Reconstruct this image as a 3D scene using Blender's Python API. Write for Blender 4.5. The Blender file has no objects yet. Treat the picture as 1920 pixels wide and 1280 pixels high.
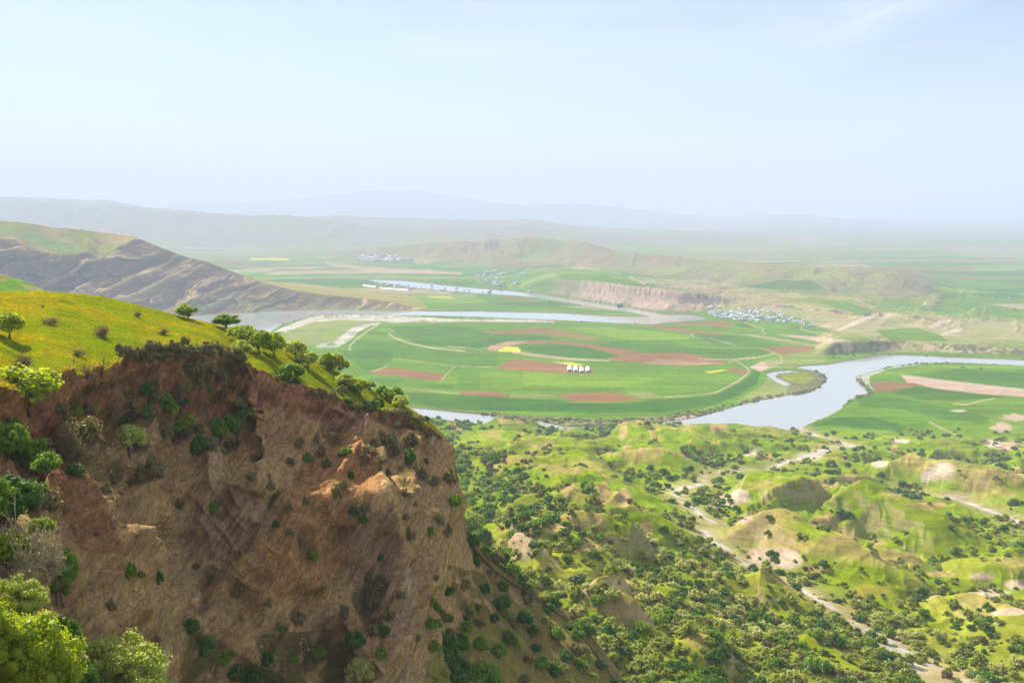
import bpy, math, random
import numpy as np
from mathutils import Vector
from mathutils.bvhtree import BVHTree
HAZE = 1.2e-4; EXPO = 1.1
random.seed(7); RNG = np.random.default_rng(11)
D = bpy.data; SC = bpy.context.scene; COL = SC.collection
F = 1800.0; CAMZ = 300.0; P = math.radians(7.907)
CP, SP = math.cos(P), math.sin(P)

# ------------------------------------------------------------ projection helpers
def at(px, py, Y):
    """world point seen at photo pixel (px,py) lying Y metres ahead of the camera"""
    px, py, Y = np.broadcast_arrays(np.asarray(px, float), np.asarray(py, float), np.asarray(Y, float))
    a = (px-960)/F; b = (640-py)/F
    dy = CP + b*SP; dz = -SP + b*CP
    s = Y/dy
    return np.stack([a*s, Y, CAMZ + dz*s], -1)
def proj(x, y, z):
    w = y*CP - (z-CAMZ)*SP
    v = y*SP + (z-CAMZ)*CP
    w = np.maximum(w, 1e-3)
    return 960+F*x/w, 640-F*v/w
def ground_Y(py, z=0.0):
    b = (640-np.asarray(py, float))/F
    return (z-CAMZ)*(CP+b*SP)/(-SP+b*CP)

# ------------------------------------------------------------ noise
def _h(i, j, k, seed):
    n = (i*374761393 + j*668265263 + k*2147483647 + seed*144269) & 0xffffffff
    n = ((n ^ (n >> 13))*1274126177) & 0xffffffff
    n = ((n ^ (n >> 16))*2246822519) & 0xffffffff
    return ((n ^ (n >> 15)) & 0xffff)/32767.5 - 1.0
def vnoise(x, y, z=0.0, seed=0):
    x, y, z = np.broadcast_arrays(np.asarray(x, float), np.asarray(y, float), np.asarray(z, float))
    xi, yi, zi = np.floor(x).astype(np.int64), np.floor(y).astype(np.int64), np.floor(z).astype(np.int64)
    fx, fy, fz = x-xi, y-yi, z-zi
    ux, uy, uz = (f*f*f*(f*(f*6-15)+10) for f in (fx, fy, fz))
    r = 0
    flat = np.all(fz == 0)
    for dz in ((0,) if flat else (0, 1)):
        wz = 1 if flat else (uz if dz else 1-uz)
        for dy in (0, 1):
            wy = uy if dy else 1-uy
            for dx in (0, 1):
                wx = ux if dx else 1-ux
                r = r + _h(xi+dx, yi+dy, zi+dz, seed)*wx*wy*wz
    return r
def fbm(x, y, z=0.0, o=4, seed=0, gain=.5):
    s, a, t = 0, 1.0, 0
    for k in range(o):
        f = 2.03**k
        s = s + a*vnoise(np.asarray(x)*f+k*17.3, np.asarray(y)*f-k*9.1, np.asarray(z)*f, seed+k); t += a; a *= gain
    return s/t
def ridged(x, y, z=0.0, o=4, seed=0):
    s, a, t = 0, 1.0, 0
    for k in range(o):
        f = 2.07**k
        s = s + a*(1-np.abs(vnoise(np.asarray(x)*f+k*7.7, np.asarray(y)*f+k*3.1, np.asarray(z)*f, seed+k))*1.8); t += a; a *= .5
    return s/t
def sstep(a, b, x):
    t = np.clip((x-a)/(b-a), 0, 1); return t*t*(3-2*t)
def sinterp(a, A, V, sig=.012):
    g = np.linspace(-.9, .9, 1801); v = np.interp(g, A, V); k = np.exp(-.5*(np.arange(-45, 46)*.001/sig)**2); k /= k.sum()
    return np.interp(a, g, np.convolve(np.pad(v, 45, mode='edge'), k, 'valid'))
def inpoly(px, py, poly):
    r = np.zeros(px.shape, bool); n = len(poly)
    xs = [p[0] for p in poly]; ys = [p[1] for p in poly]
    idx = np.nonzero((px >= min(xs)) & (px <= max(xs)) & (py >= min(ys)) & (py <= max(ys)))
    if not len(idx[0]): return r
    X, Y = px[idx], py[idx]; q = np.zeros(X.shape, bool)
    for i in range(n):
        x0, y0 = poly[i]; x1, y1 = poly[(i+1) % n]
        if y0 == y1: continue
        q ^= ((y0 > Y) != (y1 > Y)) & (X < (x1-x0)*(Y-y0)/(y1-y0)+x0)
    r[idx] = q
    return r
def pdist(X, Y, pts, lim=None):
    """distance to a polyline and position 0..1 along it"""
    pts = np.asarray(pts, float); best = np.full(X.shape, 1e9); tt = np.zeros(X.shape)
    n = len(pts)-1
    for i in range(n):
        a, b = pts[i], pts[i+1]; d = b-a; L = max(d@d, 1e-9)
        t = np.clip(((X-a[0])*d[0]+(Y-a[1])*d[1])/L, 0, 1)
        dd = np.hypot(X-a[0]-t*d[0], Y-a[1]-t*d[1])
        m = dd < best; best = np.where(m, dd, best); tt = np.where(m, (i+t)/n, tt)
    return best, tt
def srgb(r, g, b):
    f = lambda c: (c/255/12.92 if c/255 <= .04045 else ((c/255+.055)/1.055)**2.4)
    return np.array([f(r), f(g), f(b)])

# ------------------------------------------------------------ objects helpers
def mk_mesh(name, V, Fc, smooth=True):
    V = np.ascontiguousarray(V, np.float32); Fc = np.ascontiguousarray(Fc, np.int32)
    me = D.meshes.new(name); n, k = Fc.shape
    me.vertices.add(len(V)); me.vertices.foreach_set('co', V.ravel())
    me.loops.add(n*k); me.loops.foreach_set('vertex_index', Fc.ravel())
    me.polygons.add(n); me.polygons.foreach_set('loop_start', np.arange(0, n*k, k, dtype=np.int32))
    me.polygons.foreach_set('use_smooth', np.full(n, smooth))
    me.update(calc_edges=True)
    return me
def add_attr(me, name, C):
    C = np.asarray(C, np.float32)
    if C.shape[1] == 3: C = np.hstack([C, np.ones((len(C), 1), np.float32)])
    at_ = me.color_attributes.new(name, 'FLOAT_COLOR', 'POINT'); at_.data.foreach_set('color', np.ascontiguousarray(C, np.float32).ravel())
def link(name, me, mat=None, parent=None, label=None, cat=None, group=None, kind=None):
    o = D.objects.new(name, me); COL.objects.link(o)
    if mat is not None and me is not None and not me.materials: me.materials.append(mat)
    if parent is not None: o.parent = parent
    tag(o, label, cat, group, kind); return o
def tag(o, label=None, cat=None, group=None, kind=None):
    if label: o['label'] = label
    if cat: o['category'] = cat
    if group: o['group'] = group
    if kind: o['kind'] = kind
def grid_faces(nr, nc):
    i = np.arange(nr*nc).reshape(nr, nc)
    return np.stack([i[:-1, :-1], i[:-1, 1:], i[1:, 1:], i[1:, :-1]], -1).reshape(-1, 4)

# ------------------------------------------------------------ node helpers
def newmat(name):
    m = D.materials.new(name); m.use_nodes = True; nt = m.node_tree; nt.nodes.clear()
    out = nt.nodes.new('ShaderNodeOutputMaterial'); return m, nt, out
def N(nt, t, **kw):
    n = nt.nodes.new(t)
    for k, v in kw.items():
        if k in n.inputs: n.inputs[k].default_value = v
        else: setattr(n, k, v)
    return n
def noise_n(nt, vec, scale, detail=4, rough=.55, dist=0.0):
    n = N(nt, 'ShaderNodeTexNoise'); n.inputs['Scale'].default_value = scale; n.inputs['Detail'].default_value = detail
    n.inputs['Roughness'].default_value = rough; n.inputs['Distortion'].default_value = dist
    nt.links.new(vec, n.inputs['Vector']); return n.outputs['Fac']
def mapr(nt, v, a, b, c, d):
    n = N(nt, 'ShaderNodeMapRange'); nt.links.new(v, n.inputs[0])
    for i, q in enumerate((a, b, c, d)): n.inputs[i+1].default_value = q
    return n.outputs[0]
def mix(nt, fac, a, b, mode='MIX'):
    n = nt.nodes.new('ShaderNodeMix'); n.data_type = 'RGBA'; n.blend_type = mode
    for s, v in ((n.inputs[0], fac), (n.inputs[6], a), (n.inputs[7], b)):
        if hasattr(v, 'links') or hasattr(v, 'is_linked'): nt.links.new(v, s)
        elif isinstance(v, (int, float)): s.default_value = v
        else: s.default_value = (*v, 1)
    return n.outputs[2]
def math_n(nt, op, a, b=None):
    n = N(nt, 'ShaderNodeMath', operation=op)
    for i, v in enumerate((a, b)):
        if v is None: continue
        if isinstance(v, (int, float)): n.inputs[i].default_value = v
        else: nt.links.new(v, n.inputs[i])
    return n.outputs[0]
def vscale(nt, vec, s):
    n = N(nt, 'ShaderNodeMapping'); n.inputs['Scale'].default_value = s; nt.links.new(vec, n.inputs[0]); return n.outputs[0]

def terrain_mat(name, levels, bumps, rough=.95, stretch=None, rows=()):
    """base colour = land-cover attribute, broken up by several scales of noise; real bump"""
    m, nt, out = newmat(name)
    b = N(nt, 'ShaderNodeBsdfPrincipled', Roughness=rough); b.inputs['Specular IOR Level'].default_value = .0
    nt.links.new(b.outputs[0], out.inputs[0])
    att = N(nt, 'ShaderNodeAttribute', attribute_name='cover'); geo = N(nt, 'ShaderNodeNewGeometry')
    pos = geo.outputs['Position']
    if stretch: pos = vscale(nt, pos, stretch)
    col = att.outputs['Color']
    for sc, lo, hi in levels:
        v = mapr(nt, noise_n(nt, pos, sc, 5, .62), .3, .7, lo, hi)
        c = N(nt, 'ShaderNodeCombineColor'); nt.links.new(v, c.inputs[0]); nt.links.new(v, c.inputs[1])
        nt.links.new(v, c.inputs[2]); col = mix(nt, 1.0, col, c.outputs[0], 'MULTIPLY')
    for rot, sc3, lo, hi in rows:
        mpn = N(nt, 'ShaderNodeMapping'); mpn.inputs['Rotation'].default_value = (0, 0, rot); mpn.inputs['Scale'].default_value = sc3; nt.links.new(geo.outputs['Position'], mpn.inputs[0])
        v = mapr(nt, noise_n(nt, mpn.outputs[0], 1.0, 4, .6), .35, .65, lo, hi)
        c = N(nt, 'ShaderNodeCombineColor'); [nt.links.new(v, c.inputs[i]) for i in range(3)]
        col = mix(nt, 1.0, col, c.outputs[0], 'MULTIPLY')
    nt.links.new(col, b.inputs['Base Color'])
    prev = None
    for sc, dist, st in bumps:
        bp = N(nt, 'ShaderNodeBump', Strength=st, Distance=dist)
        nt.links.new(noise_n(nt, pos, sc, 6, .65, .3), bp.inputs['Height'])
        if prev is not None: nt.links.new(prev, bp.inputs['Normal'])
        prev = bp.outputs[0]
    if prev is not None: nt.links.new(prev, b.inputs['Normal'])
    return m

# ============================================================ VALLEY GROUND (one sheet)
TAB = {  # photo column -> (photo row, distance) of the rolling ground nearest the camera
 800: [(1280,240),(1150,300),(1050,380),(1000,440),(950,540),(900,680),(850,900),(800,1250),(775,1420)],
 1000: [(1280,240),(1150,305),(1050,385),(1000,440),(950,525),(900,650),(855,830),(825,1060),(803,1285)],
 1250: [(1280,262),(1150,345),(1050,440),(1000,500),(950,585),(900,720),(850,900),(810,1150),(790,1330)],
 1450: [(1280,290),(1150,385),(1050,490),(1000,560),(950,655),(900,790),(850,985),(820,1160),(803,1290)],
 1900: [(1280,330),(1150,440),(1050,555),(1000,635),(950,740),(900,880),(850,1060),(820,1200),(800,1300)],
}
_ks = sorted(TAB); _cols = []
for k in _ks:
    t = sorted((Y, float(at(k, r, Y)[2])) for r, Y in TAB[k])
    ys = [-200, 60] + [q[0] for q in t] + [t[-1][0]+90, 1e6]; zs = [215, 200] + [q[1] for q in t] + [0, 0]
    zs = [max(z, 0) for z in zs]
    g = np.linspace(0, 2000, 1001); zz = np.interp(g, ys, zs)
    ker = np.exp(-np.linspace(-2, 2, 31)**2); ker /= ker.sum()
    zz = np.convolve(np.pad(zz, 15, mode='edge'), ker, 'valid'); _cols.append(zz)
_cols = np.array(_cols); _ka = np.array([(k-960)/F for k in _ks])
def z_base(x, y):
    a = np.clip(x/np.maximum(y, 1), _ka[0], _ka[-1]); g = np.clip(y/2, 0, 999.99); gi = g.astype(int); gf = g-gi
    ci = np.clip(np.searchsorted(_ka, a)-1, 0, len(_ka)-2); cf = (a-_ka[ci])/(_ka[ci+1]-_ka[ci])
    cf = cf*cf*(3-2*cf)
    v = lambda c: _cols[c, gi]*(1-gf)+_cols[c, np.minimum(gi+1, 1000)]*gf
    return v(ci)*(1-cf)+v(ci+1)*cf
def march(px, py, add=0.0):
    """first meeting of the pixel's ray with z_base+add"""
    Ys = np.concatenate([np.arange(150, 1600, 2.0), np.arange(1600, 12000, 20)])
    p = at(px, py, Ys); d = p[:, 2]-(z_base(p[:, 0], p[:, 1])+add)
    i = np.argmax(d < 0); i = max(i, 1)
    return p[i, :2]
def wline(pts, add=0.0): return np.array([march(x, y, add) for x, y in pts])

RIDGES = [  # photo outline of each crest, height, half width
 ([(905,783),(945,772),(972,779),(1000,795)], 12, 50),
 ([(880,800),(960,812),(1040,828),(1100,842)], 9, 50),
 ([(890,828),(930,845),(1000,862),(1060,873),(1150,903),(1205,930)], 15, 42),
 ([(1045,842),(1080,843),(1115,862),(1180,893)], 9, 34),
 ([(1140,793),(1172,785),(1200,791),(1240,802),(1325,812),(1400,816)], 15, 70),
 ([(1247,801),(1287,787),(1322,778),(1334,797),(1350,815)], 12, 38),
 ([(1338,783),(1380,795),(1440,800),(1490,808)], 10, 60),
 ([(1120,850),(1180,838),(1250,842),(1330,855)], 8, 50),
 ([(900,880),(970,912),(1030,915),(1062,903),(1128,913),(1200,935),(1255,975)], 15, 34),
 ([(1010,955),(1050,962),(1103,958),(1153,958),(1206,976),(1255,1015)], 13, 24),
 ([(925,955),(956,966),(1028,980),(1066,990),(1112,1008),(1168,1040)], 14, 22),
 ([(1351,888),(1400,880),(1445,877),(1507,898),(1545,925)], 16, 55),
 ([(1325,950),(1357,928),(1395,918),(1445,933),(1545,966),(1600,985)], 17, 32),
 ([(1382,968),(1426,950),(1457,957),(1513,976),(1563,990),(1601,1014),(1642,1040),(1695,1062),(1740,1074)], 15, 34),
 ([(1388,1034),(1432,1014),(1467,1022),(1507,1040),(1560,1066),(1600,1085)], 17, 24),
 ([(1517,902),(1582,885),(1620,901),(1657,912),(1710,930),(1757,953),(1813,975),(1925,1000)], 18, 42),
 ([(1600,858),(1663,836),(1757,825),(1807,840),(1851,860),(1900,877),(1960,905)], 14, 60),
 ([(1626,1014),(1651,1007),(1676,1024),(1704,1041),(1757,1068)], 8, 26),
 ([(1780,1080),(1850,1110),(1925,1143),(1990,1175)], 13, 26),
 ([(1820,1060),(1870,1045),(1940,1030)], 10, 30),
 ([(1540,790),(1570,808),(1640,815),(1700,808)], 5, 40),
 ([(1460,830),(1500,835),(1560,850),(1600,865)], 6, 30),
 ([(1750,880),(1800,890),(1860,915),(1940,940)], 8, 40),
 ([(935,1000),(975,986),(1000,1010),(1012,1050)], 8, 9),
 ([(1090,1092),(1130,1075),(1163,1066),(1172,1085)], 10, 8),
 ([(1050,1080),(1095,1092),(1130,1098),(1165,1108),(1203,1122),(1240,1165)], 8, 8),
 ([(1010,1150),(1060,1185),(1100,1230)], 8, 10),
 ([(900,1200),(960,1230),(1010,1290)], 7, 10),
 ([(1250,1180),(1330,1195),(1400,1230)], 5, 14),
 ([(1480,1180),(1560,1190),(1640,1240)], 3, 14),
]
STREAM = [
 [(1400,878),(1345,884),(1322,892),(1318,905),(1275,914),(1268,925),(1282,940),(1305,955),(1318,968),(1338,978),(1318,990),(1330,1010),(1368,1030),(1400,1052),(1450,1080),(1500,1102),(1540,1130),(1600,1160),(1650,1195),(1700,1235),(1770,1285)],
 [(1440,880),(1480,862),(1505,858),(1530,848),(1550,838),(1600,834),(1570,825),(1530,815),(1500,802)],
 [(1700,915),(1750,928),(1800,936),(1850,955),(1900,972),(1990,1005)],
 [(1650,1190),(1690,1215),(1730,1240),(1800,1270),(1850,1290)],
]
_rid = []
for p, h, w in RIDGES:
    q0 = wline(p, h); s_ = np.concatenate([[0], np.cumsum(np.hypot(*np.diff(np.array(p, float), axis=0).T))]); s_ /= s_[-1]
    lin = q0[0, 1]*(1-s_)+q0[-1, 1]*s_; Yi = .88*lin+.12*q0[:, 1]
    W3 = at(np.array([a for a, b in p]), np.array([b for a, b in p]), Yi); hh = np.clip(W3[:, 2]-z_base(W3[:, 0], W3[:, 1]), .45*h, 1.45*h)
    _rid.append((W3[:, :2], hh, w))
_str = [wline(p, -1) for p in STREAM]

FAR = [  # crest outline (photo column,row,distance), run-out in front, behind, gully strength
 ([(-300,355,10500),(0,368,10200),(150,375,9900),(300,385,9600),(430,400,9300),(560,400,9200),(640,415,9000),(760,425,8800),(860,422,8800),(1000,425,8800),(1100,440,8600),(1200,460,8300),(1300,485,8000),(1350,520,7800)], 1700, 3000, .30),
 ([(560,486,6000),(670,468,6000),(760,458,5900),(830,450,5700),(960,441,5500),(1060,448,5300),(1110,458,5000),(1200,479,4600),(1260,486,4300),(1380,490,3950),(1500,496,3700),(1600,502,3550),(1680,509,3450),(1725,528,3400),(1765,545,3400)], 620, 1500, .36),
 ([(-300,380,26281),(300,385,26281),(560,372,24091),(680,352,22995),(740,349,22995),(800,354,22995),(880,363,22995),(920,378,21901),(1000,384,20805),(1070,379,20258),(1180,388,20258),(1240,398,19710),(1300,405,19710),(1380,404,19163),(1440,404,18615),(1530,402,18615),(1600,414,18615),(1700,416,18615),(1800,428,18615),(1920,428,18615),(2400,430,18615)], 3800, 4000, .22),
 ([(-300,362,12000),(0,360,12000),(130,364,12000),(260,380,11600),(420,395,11200),(1000,410,10800),(1100,428,10400),(1300,436,10000),(1500,444,9600),(1700,452,9600),(1920,462,9600),(2400,465,9600)], 3000, 3000, .30),
 ([(1300,500,8500),(1500,505,8000),(1650,507,7600),(1800,510,7300),(1920,515,7000),(2400,520,7000)], 2200, 1500, .33),
]
def far_z(x, y):
    a = x/np.maximum(y, 1); out = np.zeros(x.shape)
    gn = ridged(x/900+fbm(x/1500, y/1500, seed=3)*.6, y/2200, o=5, seed=21)
    for pts, fr, bk, g in FAR:
        A = np.array([(p[0]-960)/F for p in pts]); YY = np.array([p[2] for p in pts], float)
        zz = np.array([at(*p)[2] for p in pts])
        yc = sinterp(a, A, YY); zc = sinterp(a, A, zz)
        end = sstep(A[0]-.03, A[0]+.02, a)*(1-sstep(A[-1]-.02, A[-1]+.03, a))
        d = y-yc
        t = np.where(d < 0, np.clip(1+d/fr, 0, 1), np.clip(1-d/bk, 0, 1))
        sh = np.where(d < 0, t**1.15, t*t*(3-2*t))
        s = fr/1500
        rr = ridged(x/(430*s)+fbm(x/(700*s), y/(700*s), seed=5)*.9, y/(1500*s), o=5, seed=int(fr))
        h = zc*sh*(1-(g*1.25)*(1-rr)*(1-.62*t**3)) * end
        out = np.maximum(out, h)
    return out

# terraces: the escarpment on the far side of the side arm, and the river cliff on the right
ESC_BASE = [(965,540),(1000,550),(1080,562),(1180,578),(1250,590),(1310,592),(1380,583),(1480,590),(1540,612),(1620,628),(1720,636),(1800,640),(1920,640),(2300,640)]
ESC_TOP =  [(965,532),(1000,519),(1080,525),(1180,534),(1250,545),(1310,550),(1380,556),(1480,566),(1540,576),(1620,588),(1720,594),(1800,600),(1920,604),(2300,604)]
def esc_z(x, y):
    a = x/np.maximum(y, 1)
    A = np.array([(p[0]-960)/F for p in ESC_BASE]); Yb = np.array([float(ground_Y(p[1])) for p in ESC_BASE])
    Wd = np.interp(A*F+960, [965,1250,1310,1400,1540,1700,2300], [100,150,200,260,330,380,380])
    Zt = np.array([at(p[0], p[1], Y+w)[2] for p, Y, w in zip(ESC_TOP, Yb, Wd)])
    yb = sinterp(a, A, Yb, .016); zt = sinterp(a, A, Zt, .016); w = sinterp(a, A, Wd, .016)
    wob = fbm(x/160, y/160, seed=8)*40
    t = np.clip((y-yb+wob*.4)/w, 0, 1)
    rr = ridged((x-(y-yb)*.9)/46, y/160, o=4, seed=33)
    tt = t*(1-.55*(1-rr)*(1-t)*2*sstep(0, .25, t))
    z = zt*(.75*tt+.25*sstep(.7, 1, t))+sstep(.15, .5, t)*(x > 420)*(ridged((x-(y-yb)*.5)/120, y/300, o=4, seed=77)-.45)*14
    return z*sstep(A[0]-.05, A[0]+.06, a)*(1-.8*sstep(200, 1500, y-yb-w))
RC_BASE = [(1548,668),(1580,664),(1640,661),(1700,657),(1800,664),(1920,668),(2300,672)]
RC_TOP =  [(1548,646),(1580,641),(1640,638),(1700,640),(1800,645),(1920,654),(2300,660)]
def rc_z(x, y):
    a = x/np.maximum(y, 1); A = np.array([(p[0]-960)/F for p in RC_BASE]); Yb = np.array([float(ground_Y(p[1])) for p in RC_BASE])
    w = np.array([26, 28, 32, 38, 42, 42, 42.])
    Zt = np.array([at(p[0], p[1], Y+v)[2] for p, Y, v in zip(RC_TOP, Yb, w)])
    yb = sinterp(a, A, Yb, .006); zt = sinterp(a, A, Zt, .006); ww = sinterp(a, A, w, .006)
    rr = ridged((x+(y-yb)*.6)/26, y/90, o=4, seed=44)
    t = np.clip((y-yb)/ww, 0, 1); t = t*(1-.5*(1-rr)*(1-t))
    return zt*t*sstep(A[0]-.012, A[0]+.012, a)*(1-sstep(60, 420, y-yb-ww))

C2 = lambda pts: [(400+x/3.0, 400+y/3.0) for x, y in pts]
C3 = lambda pts: [(900+x/3.307, 440+y/3.307) for x, y in pts]
C4 = lambda pts: [(1340+x/3.307, 480+y/3.307) for x, y in pts]
RIVER = [
 C4([(3000,690),(1920,645),(1400,622),(1200,614),(1050,612),(900,635),(750,662),(700,672),(560,678),(500,690),(600,702),(670,722),(692,745),(685,775),(650,810),(580,845),(400,865),(200,910),(0,965)])
   + [(1300,782),(1230,790),(1180,796),(1130,795),(1060,797),(1000,786),(900,774),(800,766),(700,760),(600,758),(600,800),(1000,850),(1350,850),(1480,845)]
   + C4([(470,1085),(600,1030),(700,990),(780,945),(820,900),(880,865),(962,847),(925,810),(900,790),(872,750),(890,738),(950,722),(1080,680),(1300,655),(1500,656),(1920,675),(3000,730)]),
 C4([(318,728),(360,716),(450,708),(530,712),(400,722),(372,738),(380,752),(450,780),(470,795),(430,800),(370,770)]),
 [(-300,640),(300,590),(430,588),(500,583),(620,581),(760,583),(900,584),(1050,587),(1130,592),(1200,594),(1240,592),(1262,587),(1300,590),(1326,597),(1290,601),(1256,603),(1225,607),(1150,604),(1050,599),(900,593),(800,590),(720,590),(640,587),(590,590),(560,598),(530,606),(505,622),(470,650),(300,700),(-300,800)],
 [(685,524),(760,527),(850,537),(920,543),(1000,549),(1080,560),(1150,570),(1200,578),(1245,590),(1225,594),(1190,586),(1130,577),(1060,566),(980,554),(900,549),(820,543),(740,532)],
 [(270,444),(330,448),(390,450),(440,453),(440,454),(330,450),(270,447)],
 [(345,463),(400,464),(440,465),(430,468),(380,468),(345,466)],
]
def on(sel, fn, x, y, n=1):
    r = [np.zeros(x.shape) for _ in range(n)]
    if sel.any():
        v = fn(x[sel], y[sel]); v = v if n > 1 else (v,)
        for o, q in zip(r, v): o[sel] = q
    return r if n > 1 else r[0]
def hill_noise(x, y):
    wx = x+fbm(x/60, y/60, seed=1)*22; wy = y+fbm(x/60, y/60, seed=2)*22
    # spurs run down to the lower right of the picture
    u = (wx*.80+wy*.6); v = (-wx*.6+wy*.8)
    big = ridged(v/62, u/170, o=3, seed=6)
    small = ridged(wx/21, wy/30, o=3, seed=9)
    return big, small
def river_mask(px, py):
    m = np.zeros(px.shape, bool)
    for r in RIVER: m |= inpoly(px, py, r)
    return m
def ground_z(x, y, full=False):
    zb = z_base(x, y); near = sstep(1500, 1150, y) if False else 1-sstep(1150, 1400, y)
    slopey = np.clip(zb/25, 0, 1)
    big, small = on(y < 1450, hill_noise, x, y, 2)
    z = zb + near*slopey*((big-.35)*8.5*np.clip(y/500, .5, 1.4) + (small-.4)*2.6*np.clip(y/500, .5, 1.2) + fbm(x/9, y/9, o=3, seed=12)*.35)
    rid = np.zeros(x.shape); rt = np.zeros(x.shape)
    sel = y < 1700
    xs, ys = x[sel], y[sel]; acc = np.zeros(xs.shape); close = np.zeros(xs.shape)
    for pts, h, w in _rid:
        lo = pts.min(0)-w*1.6; hi = pts.max(0)+w*1.6
        q = (xs > lo[0]) & (xs < hi[0]) & (ys > lo[1]) & (ys < hi[1])
        if not q.any(): continue
        wob = 1+.35*fbm(xs[q]/30, ys[q]/30, o=3, seed=14)
        d, t = pdist(xs[q], ys[q], pts)
        s = np.clip(1-d*wob/(w*1.25), 0, 1); taper = np.minimum(1, .12+3.2*np.minimum(t, 1-t))
        s = (s*s*(3-2*s) if w > 12 else s*s*(3-2*s)*.5+s*.5)*taper
        acc[q] = (acc[q]**4+(np.interp(t, np.linspace(0, 1, len(h)), h)*s)**4)**.25; close[q] = np.maximum(close[q], s)
    rid[sel] = acc; rt[sel] = close
    z = z*1.0 - near*slopey*rt*((big-.35)*7*np.clip(y/500, .5, 1.4))*.7 + rid*np.clip(zb/6+.35, 0, 1)
    st = np.full(x.shape, 1e9)
    q = (y < 1700) & (x > -100)
    for s in _str:
        d, t = pdist(x[q], y[q], s); st[q] = np.minimum(st[q], d)
    cut = np.exp(-(st/26)**2)
    z = z - cut*(z-zb+2.0)*.92*near
    far = np.maximum(on(y > 2300, far_z, x, y), 0)
    e = on((y > 1900) & (x > -300), esc_z, x, y); r = on((y > 1500) & (y < 3200) & (x > 300), rc_z, x, y)
    z = np.maximum(z, np.maximum(far+e*.6*(far > 0), np.maximum(e, r)))
    z = z + fbm(x/140, y/140, o=3, seed=15)*.25*sstep(1300, 1500, y)
    if full: return z, dict(zb=zb, big=big, small=small, rt=rt, st=st, far=far, esc=e, rc=r, near=near*slopey)
    return z

A_ = np.concatenate([np.linspace(-.72, -.56, 24), np.linspace(-.558, -.12, 330), np.linspace(-.1188, .558, 760), np.linspace(.56, .72, 24)])
inv = lambda a, b, n: 1/np.linspace(1/a, 1/b, n)
Yr = np.concatenate([np.linspace(60, 230, 14), inv(235., 1100., 520), inv(1103., 3300., 300), inv(3315., 9500., 120), np.geomspace(9650, 30000, 80)])
AA, YY = np.meshgrid(A_, Yr); GX = AA*YY; GY = YY
GZ, I = ground_z(GX, GY, True)
PX, PY = proj(GX, GY, np.where(GY > 1290, np.maximum(GZ, 0), GZ))
flat = (GZ < 4) & (GY > 1280)
# only the valley floor is cut by the river
JIT = [(-.7, -.3), (.7, .3), (-.25, .45), (.25, -.45)]
def aa(fn, px, py): return sum(fn(px+dx, py+dy).astype(float) for dx, dy in JIT)/4
RMF = aa(river_mask, PX, PY)*((GZ < 6) & (GY > 1240)); RM = RMF > .5
GZ = np.where(RMF > 0, np.minimum(GZ, 0)*(1-RMF)-2.6*RMF, GZ)

# ---- land cover
C = {k: srgb(*v) for k, v in dict(
  grass=(126,136,10), lush=(102,140,8), field=(88,122,10), dark=(58,100,10), light=(118,146,8), brown=(138,98,60), tan=(176,150,118), path=(172,156,116),
  yellow=(196,192,52), soil=(170,144,90), rock=(196,176,152), gravel=(190,182,168), olive=(134,138,72), grey=(124,112,98), pink=(186,156,136), dry=(154,144,52), scrub=(112,108,72)).items()}
S = GX.shape; cov = np.zeros(S+(3,))
def paint(mask, c, amt=1.0):
    a = (mask*amt)[..., None]; cov[:] = cov*(1-a)+np.asarray(c)*a
n1 = fbm(GX/35, GY/35, o=4, seed=50); n2 = fbm(GX/9, GY/9, o=3, seed=51); n3 = fbm(GX/260, GY/260, o=3, seed=52)
cov[:] = C['field']
# patchwork of fields on the floor
def patches(x, y, sx, sy, seed, rot):
    u = (x*math.cos(rot)+y*math.sin(rot))/sx+fbm(x/900, y/900, seed=seed, o=2)*.9; v = (-x*math.sin(rot)+y*math.cos(rot))/sy+fbm(x/800, y/800, seed=seed+1, o=2)*.9
    j = np.floor(v); i = np.floor(u+_h(j.astype(np.int64), 0*j.astype(np.int64), 0, seed)*3)
    r = (_h(i.astype(np.int64), j.astype(np.int64), 0, seed+5)+1)/2; return r
pr = patches(GX, GY, 420, 170, 60, .15); pr2 = patches(GX, GY, 180, 75, 70, -.1)
def pal(r):
    o = np.zeros(r.shape+(3,)); keys = [(0, 'dark'), (.18, 'field'), (.42, 'light'), (.52, 'field'), (.66, 'olive'), (.74, 'tan'), (.84, 'brown'), (.92, 'dark')]
    for t, k in keys: o[r >= t] = C[k]
    return o
ff = sstep(2700, 2900, GY)[..., None]
cov[:] = cov*(1-ff)+pal(pr)*ff*.65+C['field']*.35*ff
nb = (1-ff[..., 0])*(pr2 > .5); paint(nb, C['lush'], .35); paint((1-ff[..., 0])*(pr2 < .2), C['light'], .4)
fp = sstep(4300, 7500, GY); paint(fp*.75, C['olive']*.9, .8); paint(fp*sstep(-.1, .4, fbm(GX/900, GY/2200, o=4, seed=53)), C['tan']*.8, .6)
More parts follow.
